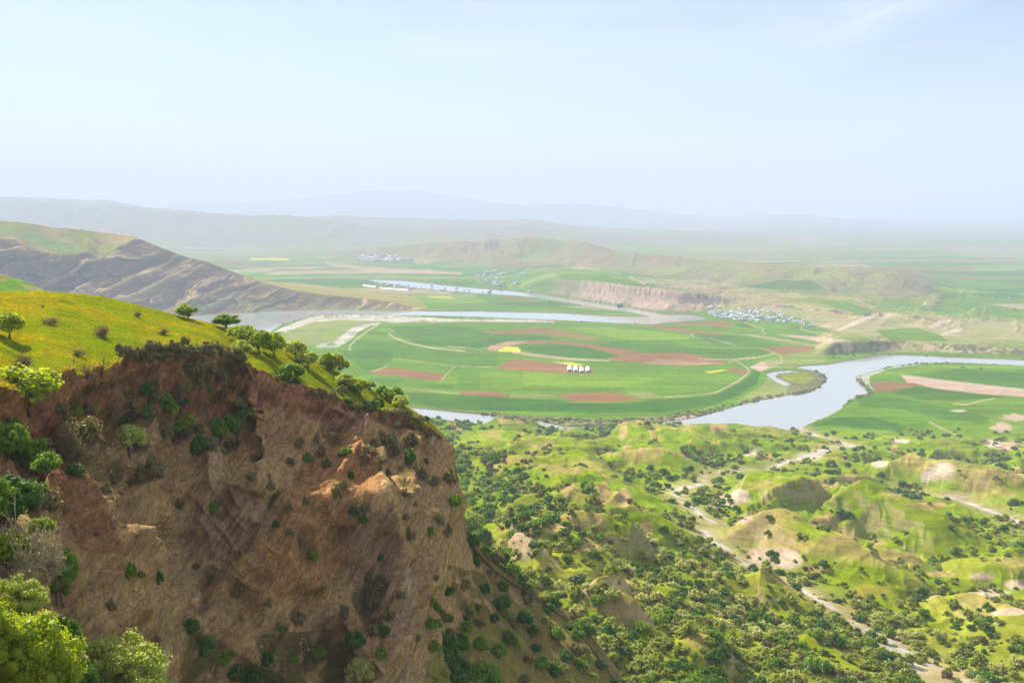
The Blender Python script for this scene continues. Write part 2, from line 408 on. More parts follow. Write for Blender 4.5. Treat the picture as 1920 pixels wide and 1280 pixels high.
# far hills and terrace
hm = sstep(3, 25, I['far']); hn = fbm(GX/400, GY/400, o=5, seed=55)
hillc = (C['dry']*(.5+.5*hn[..., None])+C['tan']*.8*(.5-.5*hn[..., None]))*.72; cov[:] = cov*(1-hm[..., None])+hillc*hm[..., None]
paint(hm*sstep(.05, .5, fbm(GX/300, GY/800, o=4, seed=57)), C['light'], .5)
paint(hm*(PY > 428)*sstep(0, .4, fbm(GX/200, GY/500, o=4, seed=58)+.15)*((PX > 380) & (PX < 760) & (PY > 438)), C['grey'], .8)
gl = ridged(GX/150+fbm(GX/500, GY/500, seed=4), GY/500, o=4, seed=59); paint(hm*sstep(.6, .8, gl), C['grey'], .5)
rb_h = hm*(PX > 1000)*(GY < 5200)*(PY > 430); paint(rb_h*sstep(1000, 1150, PX)*sstep(-.25, .25, hn+.1), srgb(128, 112, 88), .8)
em = sstep(2, 8, I['esc'])*(I['far'] < 10)*sstep(985, 1110, PX+n3*70+n1*30)
def slope(Z):
    gy = np.gradient(Z, axis=0)/np.gradient(GY, axis=0); gx = np.gradient(Z, axis=1)/np.gradient(GX, axis=1); return np.hypot(gx, gy), gx, gy
SL, SGX, SGY = slope(GZ)
eb = np.interp(PX, [p[0] for p in ESC_BASE], [p[1] for p in ESC_BASE]); et = np.interp(PX, [p[0] for p in ESC_TOP], [p[1] for p in ESC_TOP])
front = (PX > 1330)*sstep(et-9, et+3, PY+n1*4)*(1-sstep(eb-3, eb+3, PY+n1*5))*(GY > 1900)
paint(front, srgb(158, 144, 100), .85); paint(front*sstep(.0, .35, fbm((GX-GY*.6)/60, GY/240, o=4, seed=67)), srgb(178, 158, 126), .8); paint(front*sstep(.15, .5, fbm(GX/70, GY/160, o=4, seed=68)), srgb(126, 142, 70), .6)
rs2 = (PX > 1560)*(GY > 1850)*(PY > 590)*(PY < 660); paint(rs2*sstep(-.1, .3, fbm((GX-GY*.4)/80, GY/200, o=4, seed=69)), srgb(156, 144, 96), .7)
es = sstep(.10, .26, SL)
paint(em*sstep(1180, 1330, PX+n1*60), C['dry'], .35); paint(em*es, C['pink'], .85); paint(em*es*sstep(.45, .75, ridged((GX-GY*.9)/38, GY/200, o=3, seed=66)), C['grey']*.8, .6)
paint(em*es*sstep(1270, 1400, PX+n1*60), C['dry']*.9, .6)
paint(em*es*sstep(.5, .8, ridged((GX+GZ*3)/40, GZ/9, o=3, seed=61))*(PX > 1300), C['rock'], .7)
ln = np.abs((PY-np.interp(PX, [965,1310,1540,1920], [526,556,583,610]))+fbm(PX/14, PY/6, seed=62)*5)
paint((ln < 1.6)*(fbm(PX/28, 0*PX, seed=63) > .05)*(PX > 1080)*(PX < 1760), C['grey']*.45, .8)
rm = sstep(.8, 3, I['rc'])*(I['rc'] >= I['esc']-2)*(GY < 2500)
es = sstep(.05, .13, SL); paint(rm, C['olive'], .5); paint(rm*es, C['dry'], .6); paint(rm*es*sstep(0, .3, n2), C['rock'], .6); paint(rm*es*sstep(0, .3, -n2-n1), C['scrub']*.8, .8)
# traced fields, tracks and gravel
FL = [
 (C3([(1800,640),(900,560),(400,540),(0,545),(0,1090),(600,1105),(1100,1100),(1400,1070),(1600,1000),(1720,920),(1740,850),(1650,700)]), 'field', .6),
 (C3([(0,1025),(450,1022),(560,1040),(860,1045),(1250,1012),(1450,1000),(1600,930),(1700,850),(1740,850),(1720,920),(1600,1000),(1400,1070),(1100,1100),(600,1105),(0,1085)]), 'dark', .9),
 (C2([(700,770),(1000,780),(1010,830),(900,880),(860,890)]), 'dark', .6),
 (C2([(770,720),(1000,725),(1400,780),(1600,800),(1590,860),(1360,850),(1040,815),(780,770)]), 'dark', .45),
 (C2([(1000,640),(1250,620),(1500,660),(1570,680),(1380,740),(1370,755),(1180,740),(1050,690)]), 'dark', .65),
 (C2([(1380,740),(1600,680),(1900,690),(1900,715),(1640,725),(1540,765),(1420,768)]), 'dark', .75),
 (C2([(1370,860),(1740,890),(1750,1010),(1370,990)]), 'field', .8), (C2([(880,920),(1100,940),(1350,960),(1350,990),(1000,970),(880,940)]), 'dark', .5),
 (C2([(1090,1010),(1400,1020),(1919,1050),(1919,1110),(1300,1105),(1100,1060)]), 'dark', .7),
 (C3([(260,845),(900,880),(1150,895),(900,940),(260,940)]), 'light', .75), (C3([(0,850),(260,850),(260,960),(0,960)]), 'light', .45),
 (C3([(560,580),(800,570),(1100,600),(1300,625),(1300,650),(900,650),(700,610)]), 'light', .7),
 (C3([(900,870),(1500,860),(1640,880),(1560,920),(1400,960),(900,970)]), 'lush', .5),
 (C3([(1330,612),(1560,620),(1900,690),(1500,690),(1370,640)]), 'dark', .6),
 (C3([(560,690),(900,655),(1200,690),(1560,690),(1800,720),(1780,745),(1540,785),(1200,725),(1050,735)]), 'dark', .55),
 (C3([(1160,680),(1500,690),(1700,700),(1690,712),(1400,705)]), 'light', .5),
 (C3([(110,820),(205,768),(430,790),(705,828),(700,858),(540,858),(110,832)]), 'brown', 1),
 (C3([(40,710),(60,690),(180,660),(400,655),(560,660),(760,690),(1050,735),(1200,725),(1350,745),(1540,790),(1500,800),(1290,812),(1100,802),(840,782),(760,755),(800,750),(880,750),(700,703),(560,682),(440,675),(250,680),(150,700),(80,722)]), 'brown', .95),
 (C3([(40,712),(60,690),(180,660),(300,662),(200,684),(90,722)]), 'tan', .7), (C3([(1000,800),(1100,770),(1400,785),(1520,796),(1290,812),(1100,802)]), 'tan', .4),
 (C3([(105,715),(160,694),(240,700),(255,727),(120,724)]), 'yellow', .95), (C3([(250,683),(440,678),(560,685),(700,707),(870,752),(760,767),(560,762),(330,735),(250,705)]), 'dark', .85),
 (C3([(200,724),(330,736),(560,763),(800,778),(800,787),(540,775),(320,752),(200,737)]), 'tan', .8),
 (C3([(20,600),(230,590),(380,575),(480,590),(620,615),(760,650),(700,654),(560,637),(380,612),(200,614),(20,608)]), 'brown', .85),
 (C3([(1000,553),(1100,558),(1300,588),(1520,612),(1500,620),(1330,610),(1250,602),(1100,580)]), 'brown', .9),
 (C3([(1150,545),(1220,534),(1360,546),(1450,543),(1590,560),(1560,570),(1400,563),(1250,559)]), 'brown', .8), (C3([(1570,560),(1640,548),(1730,577),(1620,572)]), 'dark', .9),
 (C3([(463,990),(620,983),(850,978),(1008,1022),(800,1037),(560,1030)]), 'brown', 1), (C3([(905,975),(1060,975),(1130,1005),(1010,1016)]), 'olive', .9),
 (C3([(1525,845),(1560,828),(1672,840),(1650,868)]), 'brown', 1), (C3([(1670,820),(1740,788),(1850,788),(1872,800),(1740,848)]), 'pink', .95),
 (C3([(1380,850),(1500,835),(1535,838),(1430,860)]), 'yellow', .8), (C3([(430,786),(560,788),(650,806),(600,815)]), 'yellow', .8),
 (C2([(888,890),(970,863),(1304,903),(1280,942),(888,899)]), 'brown', 1), (C2([(1385,998),(1520,1000),(1645,1010),(1668,1031),(1392,1019)]), 'brown', 1),
 (C2([(960,975),(1200,990),(1390,1010),(1380,1020),(1180,1000),(960,985)]), 'olive', .9), (C3([(180,985),(460,990),(470,1010),(180,1012)]), 'olive', .8),
 (C4([(300,570),(430,557),(600,562),(606,585),(480,612),(420,607)]), 'brown', 1), (C4([(380,485),(560,493),(822,520),(740,540),(600,522)]), 'pink', .9),
 (C4([(150,484),(240,484),(700,560),(600,560),(300,510)]), 'tan', .55), (C4([(-60,400),(60,405),(130,430),(40,437),(-60,420)]), 'brown', .7),
 (C4([(440,610),(700,560),(700,650),(480,690),(330,690),(300,650)]), 'olive', .7),
 (C4([(340,720),(372,738),(380,752),(450,785),(600,840),(400,868),(200,910),(130,900),(300,800)]), 'olive', .8),
 (C4([(372,728),(450,714),(600,702),(690,740),(650,808),(580,846),(440,840),(470,795),(450,780),(380,752)]), 'scrub', .9), (C4([(400,735),(560,718),(620,750),(560,800),(450,770)]), 'grass', .8),
 (C4([(1150,735),(1200,740),(1500,778),(1920,825),(1920,872),(1700,858),(1400,825),(1200,785)]), 'pink', .95), (C4([(980,775),(1230,783),(1290,800),(1180,818),(1080,842),(1000,842),(975,810)]), 'brown', .9),
 (C4([(1100,850),(1250,803),(1400,828),(1820,872),(1500,892),(1300,890)]), 'dark', .8), (C4([(1150,718),(1400,690),(1920,725),(1920,820),(1500,775),(1250,740)]), 'dark', .7),
 (C4([(1000,730),(1300,675),(1920,680),(1920,700),(1500,700),(1150,740)]), 'light', .6),
 (C4([(880,740),(950,722),(1080,680),(1300,658),(1500,658),(1300,668),(1080,700),(960,745),(960,790),(990,840),(900,790)]), 'gravel', .6),
 (C4([(600,1050),(760,1000),(1000,1000),(1200,1060),(1100,1092),(800,1087),(620,1062)]), 'dark', .9), (C4([(880,870),(1100,870),(1400,930),(1700,1000),(1700,1040),(1400,1010),(1180,950),(900,930)]), 'dark', .6),
 (C4([(1000,462),(1250,443),(1400,490),(1460,532),(1100,520),(1050,500)]), 'field', .9), (C4([(640,280),(830,288),(1010,350),(900,362),(760,330)]), 'field', .9), (C4([(170,190),(400,150),(600,150),(680,200),(640,212),(300,205)]), 'dark', .8),
 (C4([(860,280),(1920,330),(1920,360),(1500,350),(1100,340)]), 'field', .6),
 (C4([(745,460),(850,412),(930,375),(1000,368),(960,392),(860,432),(770,465)]), 'rock', .8), (C4([(1010,395),(1090,350),(1160,360),(1100,370),(1040,398)]), 'rock', .6),
 (C4([(1390,482),(1500,450),(1545,450),(1520,468),(1430,490)]), 'rock', .85), (C4([(1320,440),(1400,395),(1500,398),(1420,420),(1350,450)]), 'rock', .55),
 (C2([(430,410),(600,410),(1110,460),(1100,480),(800,460),(480,430)]), 'brown', .9), (C2([(0,255),(100,265),(300,300),(270,310),(60,285)]), 'brown', .6), (C2([(200,250),(420,252),(430,264),(210,262)]), 'yellow', .8),
 (C2([(1200,463),(1330,468),(1360,480),(1220,475)]), 'yellow', .6), (C2([(1590,470),(1700,470),(1820,490),(1800,500),(1640,485)]), 'brown', .6), (C2([(640,275),(860,300),(1400,330),(1400,345),(950,335),(640,290)]), 'tan', .7),
]
fl_near = (GY > 1240) & (I['rt'] < .35)
wpx = PX+n2*.5; wpy = PY+n1*.4
for poly, k, amt in FL: paint(aa(lambda a, b: inpoly(a, b, poly), wpx, wpy)*fl_near, C[k], amt)
GB = C2([(340,662),(430,625),(500,600),(600,568),(700,560),(850,562),(1000,576),(1150,582),(1300,592),(1919,600),(1919,612),(1400,608),(1000,614),(950,607),(850,602),(700,600),(560,612),(430,655),(400,672)])
AR = C2([(960,612),(880,632),(815,668),(772,712),(700,752),(570,757),(575,738),(680,716),(720,690),(780,645),(850,622)])
BARP = C2([(400,665),(560,610),(850,600),(940,606),(850,622),(780,645),(690,715),(560,738),(480,760),(380,720)])
paint(inpoly(wpx, wpy, BARP)*fl_near, C['olive'], .9); paint(inpoly(wpx, wpy, C2([(600,695),(650,655),(740,640),(700,690)]))*fl_near, C['light'], .6)
cb = fbm(GX/14, GY/22, o=3, seed=65)
gth = sstep(-.8, -.1, fbm(GX/30, GY/70, o=4, seed=64)); paint(inpoly(wpx, wpy, GB)*fl_near, C['tan'], .7); paint(aa(lambda a, b: inpoly(a, b, GB), wpx, wpy)*fl_near*gth, C['gravel'], .85); paint(aa(lambda a, b: inpoly(a, b, AR), wpx, wpy)*fl_near*gth, C['gravel'], .9)
paint((inpoly(wpx, wpy, GB) | inpoly(wpx, wpy, AR))*(cb > .25)*fl_near, C['scrub'], .55)
paint(inpoly(wpx, wpy, [(905,775),(1000,780),(1130,785),(1240,780),(1340,770),(1340,778),(1230,790),(1130,795),(1000,787),(905,780)])*(GY > 1240), C['scrub']*1.15, .85)
TR = [(C3([(1140,1006),(1380,990),(1450,980),(1520,950),(1600,910),(1660,862),(1672,842),(1650,820)]), .9), (C3([(1540,790),(1580,775),(1700,765),(1830,735),(1862,750),(1872,790),(1840,800)]), .9), (C3([(1740,705),(1800,722),(1850,745)]), .7),
      (C2([(765,768),(772,740),(810,702),(870,660),(930,622)]), 1.3), (C2([(985,675),(1010,695),(1100,730),(1250,760),(1415,773)]), 1.3), (C2([(1280,942),(1310,905),(1360,860)]), .7), (C2([(888,890),(975,863)]), .8), (C3([(1640,545),(1760,585),(1745,600),(1775,615)]), .7),
      (C3([(1300,625),(1330,608),(1310,618),(1330,635)]), .7), (C3([(1420,640),(1590,685)]), .6), (C4([(870,270),(920,292),(985,318)]), .9), (C4([(1480,915),(1570,920),(1650,895),(1730,885)]), 1), (C4([(1335,1030),(1400,1065),(1480,1095),(1515,1125)]), 1.4), (C4([(540,425),(535,455),(600,470),(700,478)]), .9),
      (C4([(-100,640),(120,640),(180,630),(250,625)]), .7), (C4([(120,640),(200,690),(215,720),(150,770),(0,850)]), 1.0), (C4([(520,1080),(580,1110),(700,1125),(830,1150),(920,1165)]), 2.2), (C3([(40,700),(0,712),(-200,690)]), .6), (C2([(1040,820),(1400,860),(1600,865)]), .4)]
for pts, w in TR:
    lo = np.min(pts, 0)-4; hi = np.max(pts, 0)+4
    q = (PX > lo[0]) & (PX < hi[0]) & (PY > lo[1]) & (PY < hi[1]) & (GY > 700)
    d, _ = pdist(PX[q], PY[q], pts); m = np.zeros(S); m[q] = 1-sstep(w*.7, w*1.4, d); paint(m, C['path'], .9)
# banks
bank = river_mask(PX, PY-2.2) | river_mask(PX+2, PY) | river_mask(PX-2, PY) | river_mask(PX, PY+2.6)
paint(bank*(~RM)*(GY > 1240)*(GZ < 4), C['scrub']*1.1, .75)
# near rolling hills
nm = np.clip(I['near']*1.3, 0, 1)*(GY < 1420); hg = np.clip(.5+.55*n1+.35*n3, 0, 1)[..., None]
hc = C['lush']*hg+C['grass']*(1-hg); k = (nm*(1-(np.abs(fl_near*1.0) > .5)*(I['rt'] < .12)*.0))[..., None]
keep = inpoly(PX, PY, C4([(600,1050),(760,1000),(1000,1000),(1200,1060),(1100,1092),(800,1087),(620,1062)])) | inpoly(PX, PY, C4([(880,870),(1100,870),(1400,930),(1700,1000),(1700,1040),(1400,1010),(1180,950),(900,930)]))
k = k*(1-.7*keep[..., None]); cov[:] = cov*(1-k)+hc*k
nearw = 1-sstep(350, 620, GY)
paint(nm*sstep(-.2, .45, n1+.2*n2-.1+nearw*.35), C['dry'], .55)
br = sstep(.45, .8, I['rt'])*sstep(-.05, .35, fbm(GX/28, GY/28, o=3, seed=71)+.1)
paint(br*nm, C['soil'], .62)
spur = sstep(.72, .9, I['big'])*sstep(.0, .4, fbm(GX/40, GY/40, o=3, seed=72)); paint(spur*nm*(I['rt'] < .4), C['soil'], .55)
BLOB = [  # bare patches traced from the photo: centre, radii, colour, tilt
 (855,797,14,12,'soil'),(940,785,9,8,'soil'),(975,790,8,6,'soil'),(1063,803,11,7,'soil'),(1169,807,8,16,'soil'),(1200,790,7,5,'soil'),(1224,818,7,12,'soil'),(1237,820,5,9,'soil'),(1175,842,12,8,'soil'),(1201,846,8,7,'soil'),(1236,845,9,8,'soil'),
 (985,915,18,12,'soil'),(1065,920,14,16,'soil'),(1130,928,13,22,'soil'),(1170,935,12,20,'soil'),(1125,972,10,14,'soil'),(1040,990,30,10,'soil'),(1120,1020,34,14,'soil'),(1210,990,22,14,'soil'),(930,880,14,9,'soil'),(990,870,12,7,'soil'),
 (1290,788,34,8,'pink'),(1342,800,10,14,'soil'),(1355,800,12,8,'soil'),(1415,848,16,6,'rock'),(1440,855,12,6,'soil'),(1520,855,22,7,'gravel'),(1545,845,14,5,'gravel'),(1590,835,20,4,'gravel'),(1520,815,10,4,'pink'),
 (1365,935,30,14,'pink'),(1385,925,14,10,'rock'),(1345,945,18,8,'rock'),(1440,965,28,10,'soil'),(1400,972,24,8,'pink'),(1540,982,22,14,'soil'),(1580,1010,30,16,'soil'),(1545,905,26,10,'soil'),(1590,895,20,9,'soil'),
 (1445,1045,40,18,'pink'),(1480,1052,22,14,'rock'),(1420,1050,20,9,'rock'),(1530,1065,24,10,'soil'),(1677,840,9,9,'soil'),(1705,855,11,6,'soil'),(1720,866,11,6,'soil'),(1690,826,20,5,'rock'),(1755,885,30,14,'rock'),(1770,880,16,12,'rock'),(1735,892,12,12,'rock'),(1650,868,14,6,'rock'),
 (1905,890,10,20,'soil'),(1860,862,14,6,'soil'),(1845,912,13,10,'soil'),(1860,829,16,8,'rock'),(1880,800,26,8,'pink'),(1800,770,14,3,'rock'),(1910,782,30,6,'pink'),(1895,835,22,8,'pink'),(1790,930,30,5,'pink'),(1700,925,40,6,'soil'),(1740,945,30,5,'soil'),
 (1860,1112,34,10,'rock'),(1905,1095,26,10,'rock'),(1895,1145,30,8,'pink'),(1840,1080,24,7,'pink'),(1770,1075,26,6,'soil'),(1650,1015,16,9,'soil'),(1390,775,40,1,'soil'),(1700,1195,30,12,'soil'),(1800,1265,60,14,'soil'),(1690,1255,26,22,'soil'),
 (1175,1135,40,22,'dry'),(1165,1095,20,12,'tan'),(1130,1082,26,8,'dry'),(1215,1150,14,22,'tan'),(985,1020,22,30,'grey'),(965,1000,16,12,'pink'),(1095,1100,30,12,'tan'),(1640,1110,50,20,'dry'),
]
bn = fbm(GX/16, GY/22, o=4, seed=120)+.35*fbm(GX/3, GY/5, o=3, seed=121)
for cx, cy, rx, ry, kk in BLOB:
    q = (np.abs(PX-cx) < rx*1.6) & (np.abs(PY-cy) < ry*1.6) & (GY < 1450)
    if not q.any(): continue
    r = np.hypot((PX[q]-cx)/rx, (PY[q]-cy)/ry)+bn[q]*.75
    m = np.zeros(S); m[q] = 1-sstep(.7, 1.2, r); paint(m, C[kk], .85)
st = np.exp(-(I['st']/3.4)**2)*(GY < 1400); wash = sstep(-.25, .2, fbm(GX/22, GY/22, o=3, seed=73)+.15)
paint(np.exp(-(I['st']/15)**2)*(GY < 1400), C['tan'], .55); paint(st*wash*1.0, C['gravel'], .95)
paint(nm*sstep(.62, .95, SL), C['tan'], .5)
paint(RM, C['scrub'])
gme = mk_mesh('ground', np.stack([GX, GY, GZ], -1).reshape(-1, 3), grid_faces(*S)); add_attr(gme, 'cover', cov.reshape(-1, 3))
gmat = terrain_mat('ground_cover', [(.012, .85, 1.15), (.09, .82, 1.18), (.6, .82, 1.18)], [(.25, .5, .5), (1.5, .15, .5)], rows=[(.12, (.004, .07, 1), .84, 1.12), (-.35, (.003, .03, 1), .86, 1.12)])
ground = link('ground', gme, gmat, kind='structure')

# water
wm, nt, out = newmat('river_water'); wb = N(nt, 'ShaderNodeBsdfPrincipled', Roughness=.07); wb.inputs['Base Color'].default_value = (.38, .39, .36, 1)
geo = N(nt, 'ShaderNodeNewGeometry'); bp = N(nt, 'ShaderNodeBump', Strength=.25, Distance=.3); nt.links.new(noise_n(nt, geo.outputs['Position'], .12, 5), bp.inputs['Height'])
nt.links.new(bp.outputs[0], wb.inputs['Normal']); nt.links.new(wb.outputs[0], out.inputs[0])
Yw = [1150., 3500, 12000]; Vw = [(s*.62*Y, Y, -1.0) for Y in Yw for s in (-1, 1)]
link('river_water', mk_mesh('river_water', Vw, np.array([[0, 1, 3, 2], [2, 3, 5, 4]])), wm, kind='structure')
# ============================================================ LOFTED LANDFORMS
def rowpts(xs, pts):
    """pts: (photo column,row,distance) -> world points at the columns xs"""
    p = np.array(pts, float); return at(xs, np.interp(xs, p[:, 0], p[:, 1]), np.interp(xs, p[:, 0], p[:, 2]))
def loft(rows, steps):
    """rows: list of (n,3) arrays; steps: number of subdivisions between neighbours; straight spans"""
    out = []
    for i in range(len(rows)-1):
        for t in np.linspace(0, 1, steps[i], endpoint=False): out.append(rows[i]*(1-t)+rows[i+1]*t)
    out.append(rows[-1]); return np.array(out)
def smooth_rows(G, k, it=1):
    for _ in range(it):
        H = G.copy(); H[1:-1] = (G[:-2]+G[1:-1]*2+G[2:])/4
        G = G*(1-k)+H*k
    return G
def normals(G):
    du = np.gradient(G, axis=1); dv = np.gradient(G, axis=0); n = np.cross(du, dv); return n/np.maximum(np.linalg.norm(n, axis=-1, keepdims=True), 1e-9)

# ---- the grey eroded mountain on the left, across the river
xs = np.linspace(-420, 800, 620)
crest = [(-420,415,2700),(-100,408,2850),(0,414,2900),(40,417,2900),(70,421,2900),(100,427,2920),(130,428,2950),(180,434,3000),(230,440,3080),(250,443,3080),(265,448,3080),(300,463,3080),(350,481,3070),(385,489,3060),(430,508,3040),(480,525,3010),(545,542,2980),(600,551,2960),(650,556,2940),(700,561,2930),(750,568,2920),(800,580,2850)]
brow = [(-420,470,2620),(0,452,2740),(28,452,2740),(60,468,2735),(95,474,2740),(140,478,2750),(165,473,2760),(185,490,2770),(225,462,2890),(250,448,2980),(265,449,3010),(300,464,3010),(350,482,3000),(385,492,2990),(430,509,2990),(480,526,2970),(545,543,2950),(600,552,2930),(650,557,2915),(700,562,2910),(750,569,2900),(800,581,2840)]
foot = [(-420,640,2300),(0,612,2400),(200,600,2520),(300,594,2620),(430,587,2730),(500,583,2770),(550,581,2800),(620,580,2815),(700,580,2825),(750,580,2830),(800,582,2815)]
R0 = rowpts(xs, foot); R0[:, 2] = -4
R1 = rowpts(xs, brow); R2 = rowpts(xs, crest); R3 = R2+np.array([0, 500, 0]); R3[:, 2] = R2[:, 2]*.35-10; R4 = R3+np.array([0, 500, 0]); R4[:, 2] = -12
G = loft([R0, R1, R2, R3, R4], [230, 30, 24, 8])
n = normals(G); v = np.linspace(0, 1, G.shape[0])[:, None]
X, Y, Z = G[..., 0], G[..., 1], G[..., 2]; f = np.zeros(G.shape[:2]); f[:230] = np.sin(np.linspace(0, 1, 230)**.8*math.pi)[:, None]**.7
rel = np.clip(R1[:, 2]/130, .15, 1)[None, :]
cc = (X*.80-Z*1.05)/70+fbm(X/100, Z/70, o=4, seed=80)*1.15
rb = 1-np.abs(vnoise(cc, Z/500, seed=81))*1.9; rb2 = 1-np.abs(vnoise(cc*2.9+3+fbm(X/50, Z/40, seed=87)*.5, Z/120, seed=82))*1.8; rb3 = ridged(cc*6, Z/60, o=3, seed=83)
rb4 = ridged(X/75+Z/160, Z/70, o=4, seed=79); disp = (rb*24+rb2*16+rb3*9+rb4*36-38)*rel*f
G[..., 1] -= disp; G[..., 2] += disp*.18*np.sign(R1[:, 2])[None]
G[230:254, :, 2] += fbm(X[230:254]/120, Y[230:254]/120, o=4, seed=84)*5*rel
PXm, PYm = proj(*[G[..., i] for i in range(3)])
cm = np.zeros(G.shape); cm[:] = srgb(126, 104, 68)
rbs = sstep(.40, .78, rb*.26+rb2*.3+rb3*.25+rb4*.32); cm = cm*(1-rbs[..., None]*.8)+srgb(212, 186, 130)*rbs[..., None]*.8  # paler rib crests: bare strata plus sunlit edges painted into the colour
low = sstep(.62, .2, Z/np.maximum(R1[:, 2][None], 8)) if False else np.clip(1-Z/np.maximum(R1[:, 2][None]*.55, 6), 0, 1)
gv = sstep(-.1, .3, fbm(X/60, Z/30, o=4, seed=85))*low*.7*(f > .0); cm = cm*(1-gv[..., None])+srgb(140, 146, 92)*gv[..., None]
gtop = np.zeros(G.shape[:2]); gtop[228:] = 1; gtop[:228] = 0
gpoly = aa(lambda a, b: inpoly(a, b, [(-500,380),(60,400),(200,420),(290,440),(240,447),(215,452),(190,463),(165,458),(140,474),(110,468),(70,455),(30,452),(-20,440),(-500,470)]), PXm, PYm)
gg = np.maximum(gtop, gpoly); gc = np.where(fbm(X/90, Y/90, o=4, seed=86)[..., None] > -.05, srgb(132, 134, 40), srgb(156, 136, 74)); cm = cm*(1-gg[..., None])+gc*gg[..., None]
gr2 = aa(lambda a, b: inpoly(a, b, [(0,430),(60,432),(110,448),(160,472),(100,470),(40,448)]), PXm, PYm); cm = cm*(1-.6*gr2[..., None])+srgb(112, 146, 66)*.6*gr2[..., None]
me = mk_mesh('mountain', G.reshape(-1, 3), grid_faces(*G.shape[:2])[:, ::-1]); add_attr(me, 'cover', cm.reshape(-1, 3))
mountain = link('mountain', me, terrain_mat('eroded_clay', [(.02, .85, 1.15), (.12, .75, 1.2)], [(.06, 6, .6), (.3, 1.5, .5)]), kind='structure')

# ---- small green spur between the meadow and the mountain
xs = np.linspace(-400, 130, 160)
G = loft([rowpts(xs, [(-400,610,520),(130,600,520)]), rowpts(xs, [(-400,480,640),(0,515,640),(30,524,640),(60,534,640),(90,545,640),(130,562,640)]), rowpts(xs, [(-400,600,900),(130,650,900)])], [40, 20])
G[..., 2] += fbm(G[..., 0]/30, G[..., 1]/30, o=4, seed=88)*2
cm = np.zeros(G.shape); t = fbm(G[..., 0]/25, G[..., 1]/25, o=3, seed=89)[..., None]; cm[:] = np.where(t > .2, srgb(160, 140, 92), srgb(104, 140, 44))
me = mk_mesh('hill', G.reshape(-1, 3), grid_faces(*G.shape[:2])[:, ::-1]); add_attr(me, 'cover', cm.reshape(-1, 3)); link('hill', me, gmat, kind='structure')

# ---- the near hill: sloping meadow above, landslide bluff below
RIDGE = [(-500,560,190),(-200,545,190),(0,542,195),(60,541,198),(120,544,200),(180,551,203),(235,564,206),(260,570,207),(330,588,211),(400,605,214),(430,613,216),(480,632,219),(520,645,221),(560,660,223),(600,678,225),(640,695,227),(690,722,230),(740,748,233),(780,771,236),(815,797,237),(836,818,238),(851,855,238),(862,908,238),(869,960,236),(886,1010,235),(945,1063,243),(1024,1113,253),(1088,1163,253),(1145,1235,245),(1186,1295,238),(1218,1402,228)]
RIM = [(-500,760,80),(-200,735,92),(0,725,108),(40,742,112),(80,715,118),(100,703,124),(120,697,128),(160,691,134),(200,685,140),(228,676,146),(236,656,153),(270,657,157),(300,656,160),(345,651,164),(400,657,172),(430,664,178),(455,672,180),(470,690,178),(485,696,178),(500,700,181),(530,712,186),(560,722,190),(600,736,195),(640,750,200),(670,768,205),(700,773,209),(740,770,216),(775,780,224),(812,806,231),(835,824,233),(848,860,234),(859,912,233),(866,962,231),(878,1015,229),(930,1070,236),(1010,1120,246),(1075,1170,246),(1130,1240,238),(1170,1300,232),(1200,1405,222)]
MID = [(-500,1000,46),(-100,960,66),(0,945,74),(60,930,84),(100,915,96),(150,910,118),(200,905,132),(250,905,138),(300,900,146),(360,895,152),(420,895,152),(480,905,153),(540,920,156),(600,930,161),(660,935,163),(720,940,168),(760,950,174),(800,960,184),(825,975,194),(845,1000,206),(862,1030,214),(905,1085,222),(985,1140,228),(1055,1195,226),(1110,1260,222),(1150,1320,216),(1180,1420,208)]
LOW0 = [(-500,1220,30),(-100,1180,44),(0,1120,54),(90,1090,72),(150,1075,82),(200,1085,90),(240,1120,102),(290,1110,122),(350,1100,132),(420,1100,136),(480,1110,137),(560,1120,140),(640,1110,146),(700,1100,148),(740,1090,150),(770,1085,154),(800,1110,164),(850,1150,182),(920,1190,196),(1000,1230,204),(1060,1290,204),(1110,1360,200),(1140,1450,196)]
BOT0 = [(-500,1420,22),(-100,1400,30),(0,1380,36),(100,1370,46),(200,1375,58),(270,1380,72),(330,1380,88),(400,1370,104),(480,1360,114),(560,1350,120),(640,1345,126),(720,1340,132),(780,1350,136),(850,1370,146),(920,1390,158),(1000,1410,163),(1060,1440,165),(1110,1480,165),(1140,1520,164)]
LOW = [(x, y, d*(1.10 if x < 800 else 1.03)) for x, y, d in LOW0]; BOT = [(x, y, d*(1.2 if x < 700 else 1.06)) for x, y, d in BOT0]
NX = 1050; u = np.linspace(0, 1, NX)
def curve(pts, ext=None):
    """resample along the shared parameter: piecewise position of each control curve over u, following photo columns with the right edge turned in"""
    p = np.array(pts, float); xa = np.interp(u, [0, 1], [p[0, 0], p[-1, 0]])
    # arc-like parameter so that the steep right-hand edge gets enough columns
    s = np.concatenate([[0], np.cumsum(np.hypot(np.diff(p[:, 0]), np.diff(p[:, 1])*.8))]); s /= s[-1]
    return p, s
def match(ref, refu, pts):
    p, s = curve(pts); return np.stack([np.interp(refu, s, p[:, i]) for i in range(3)], -1)
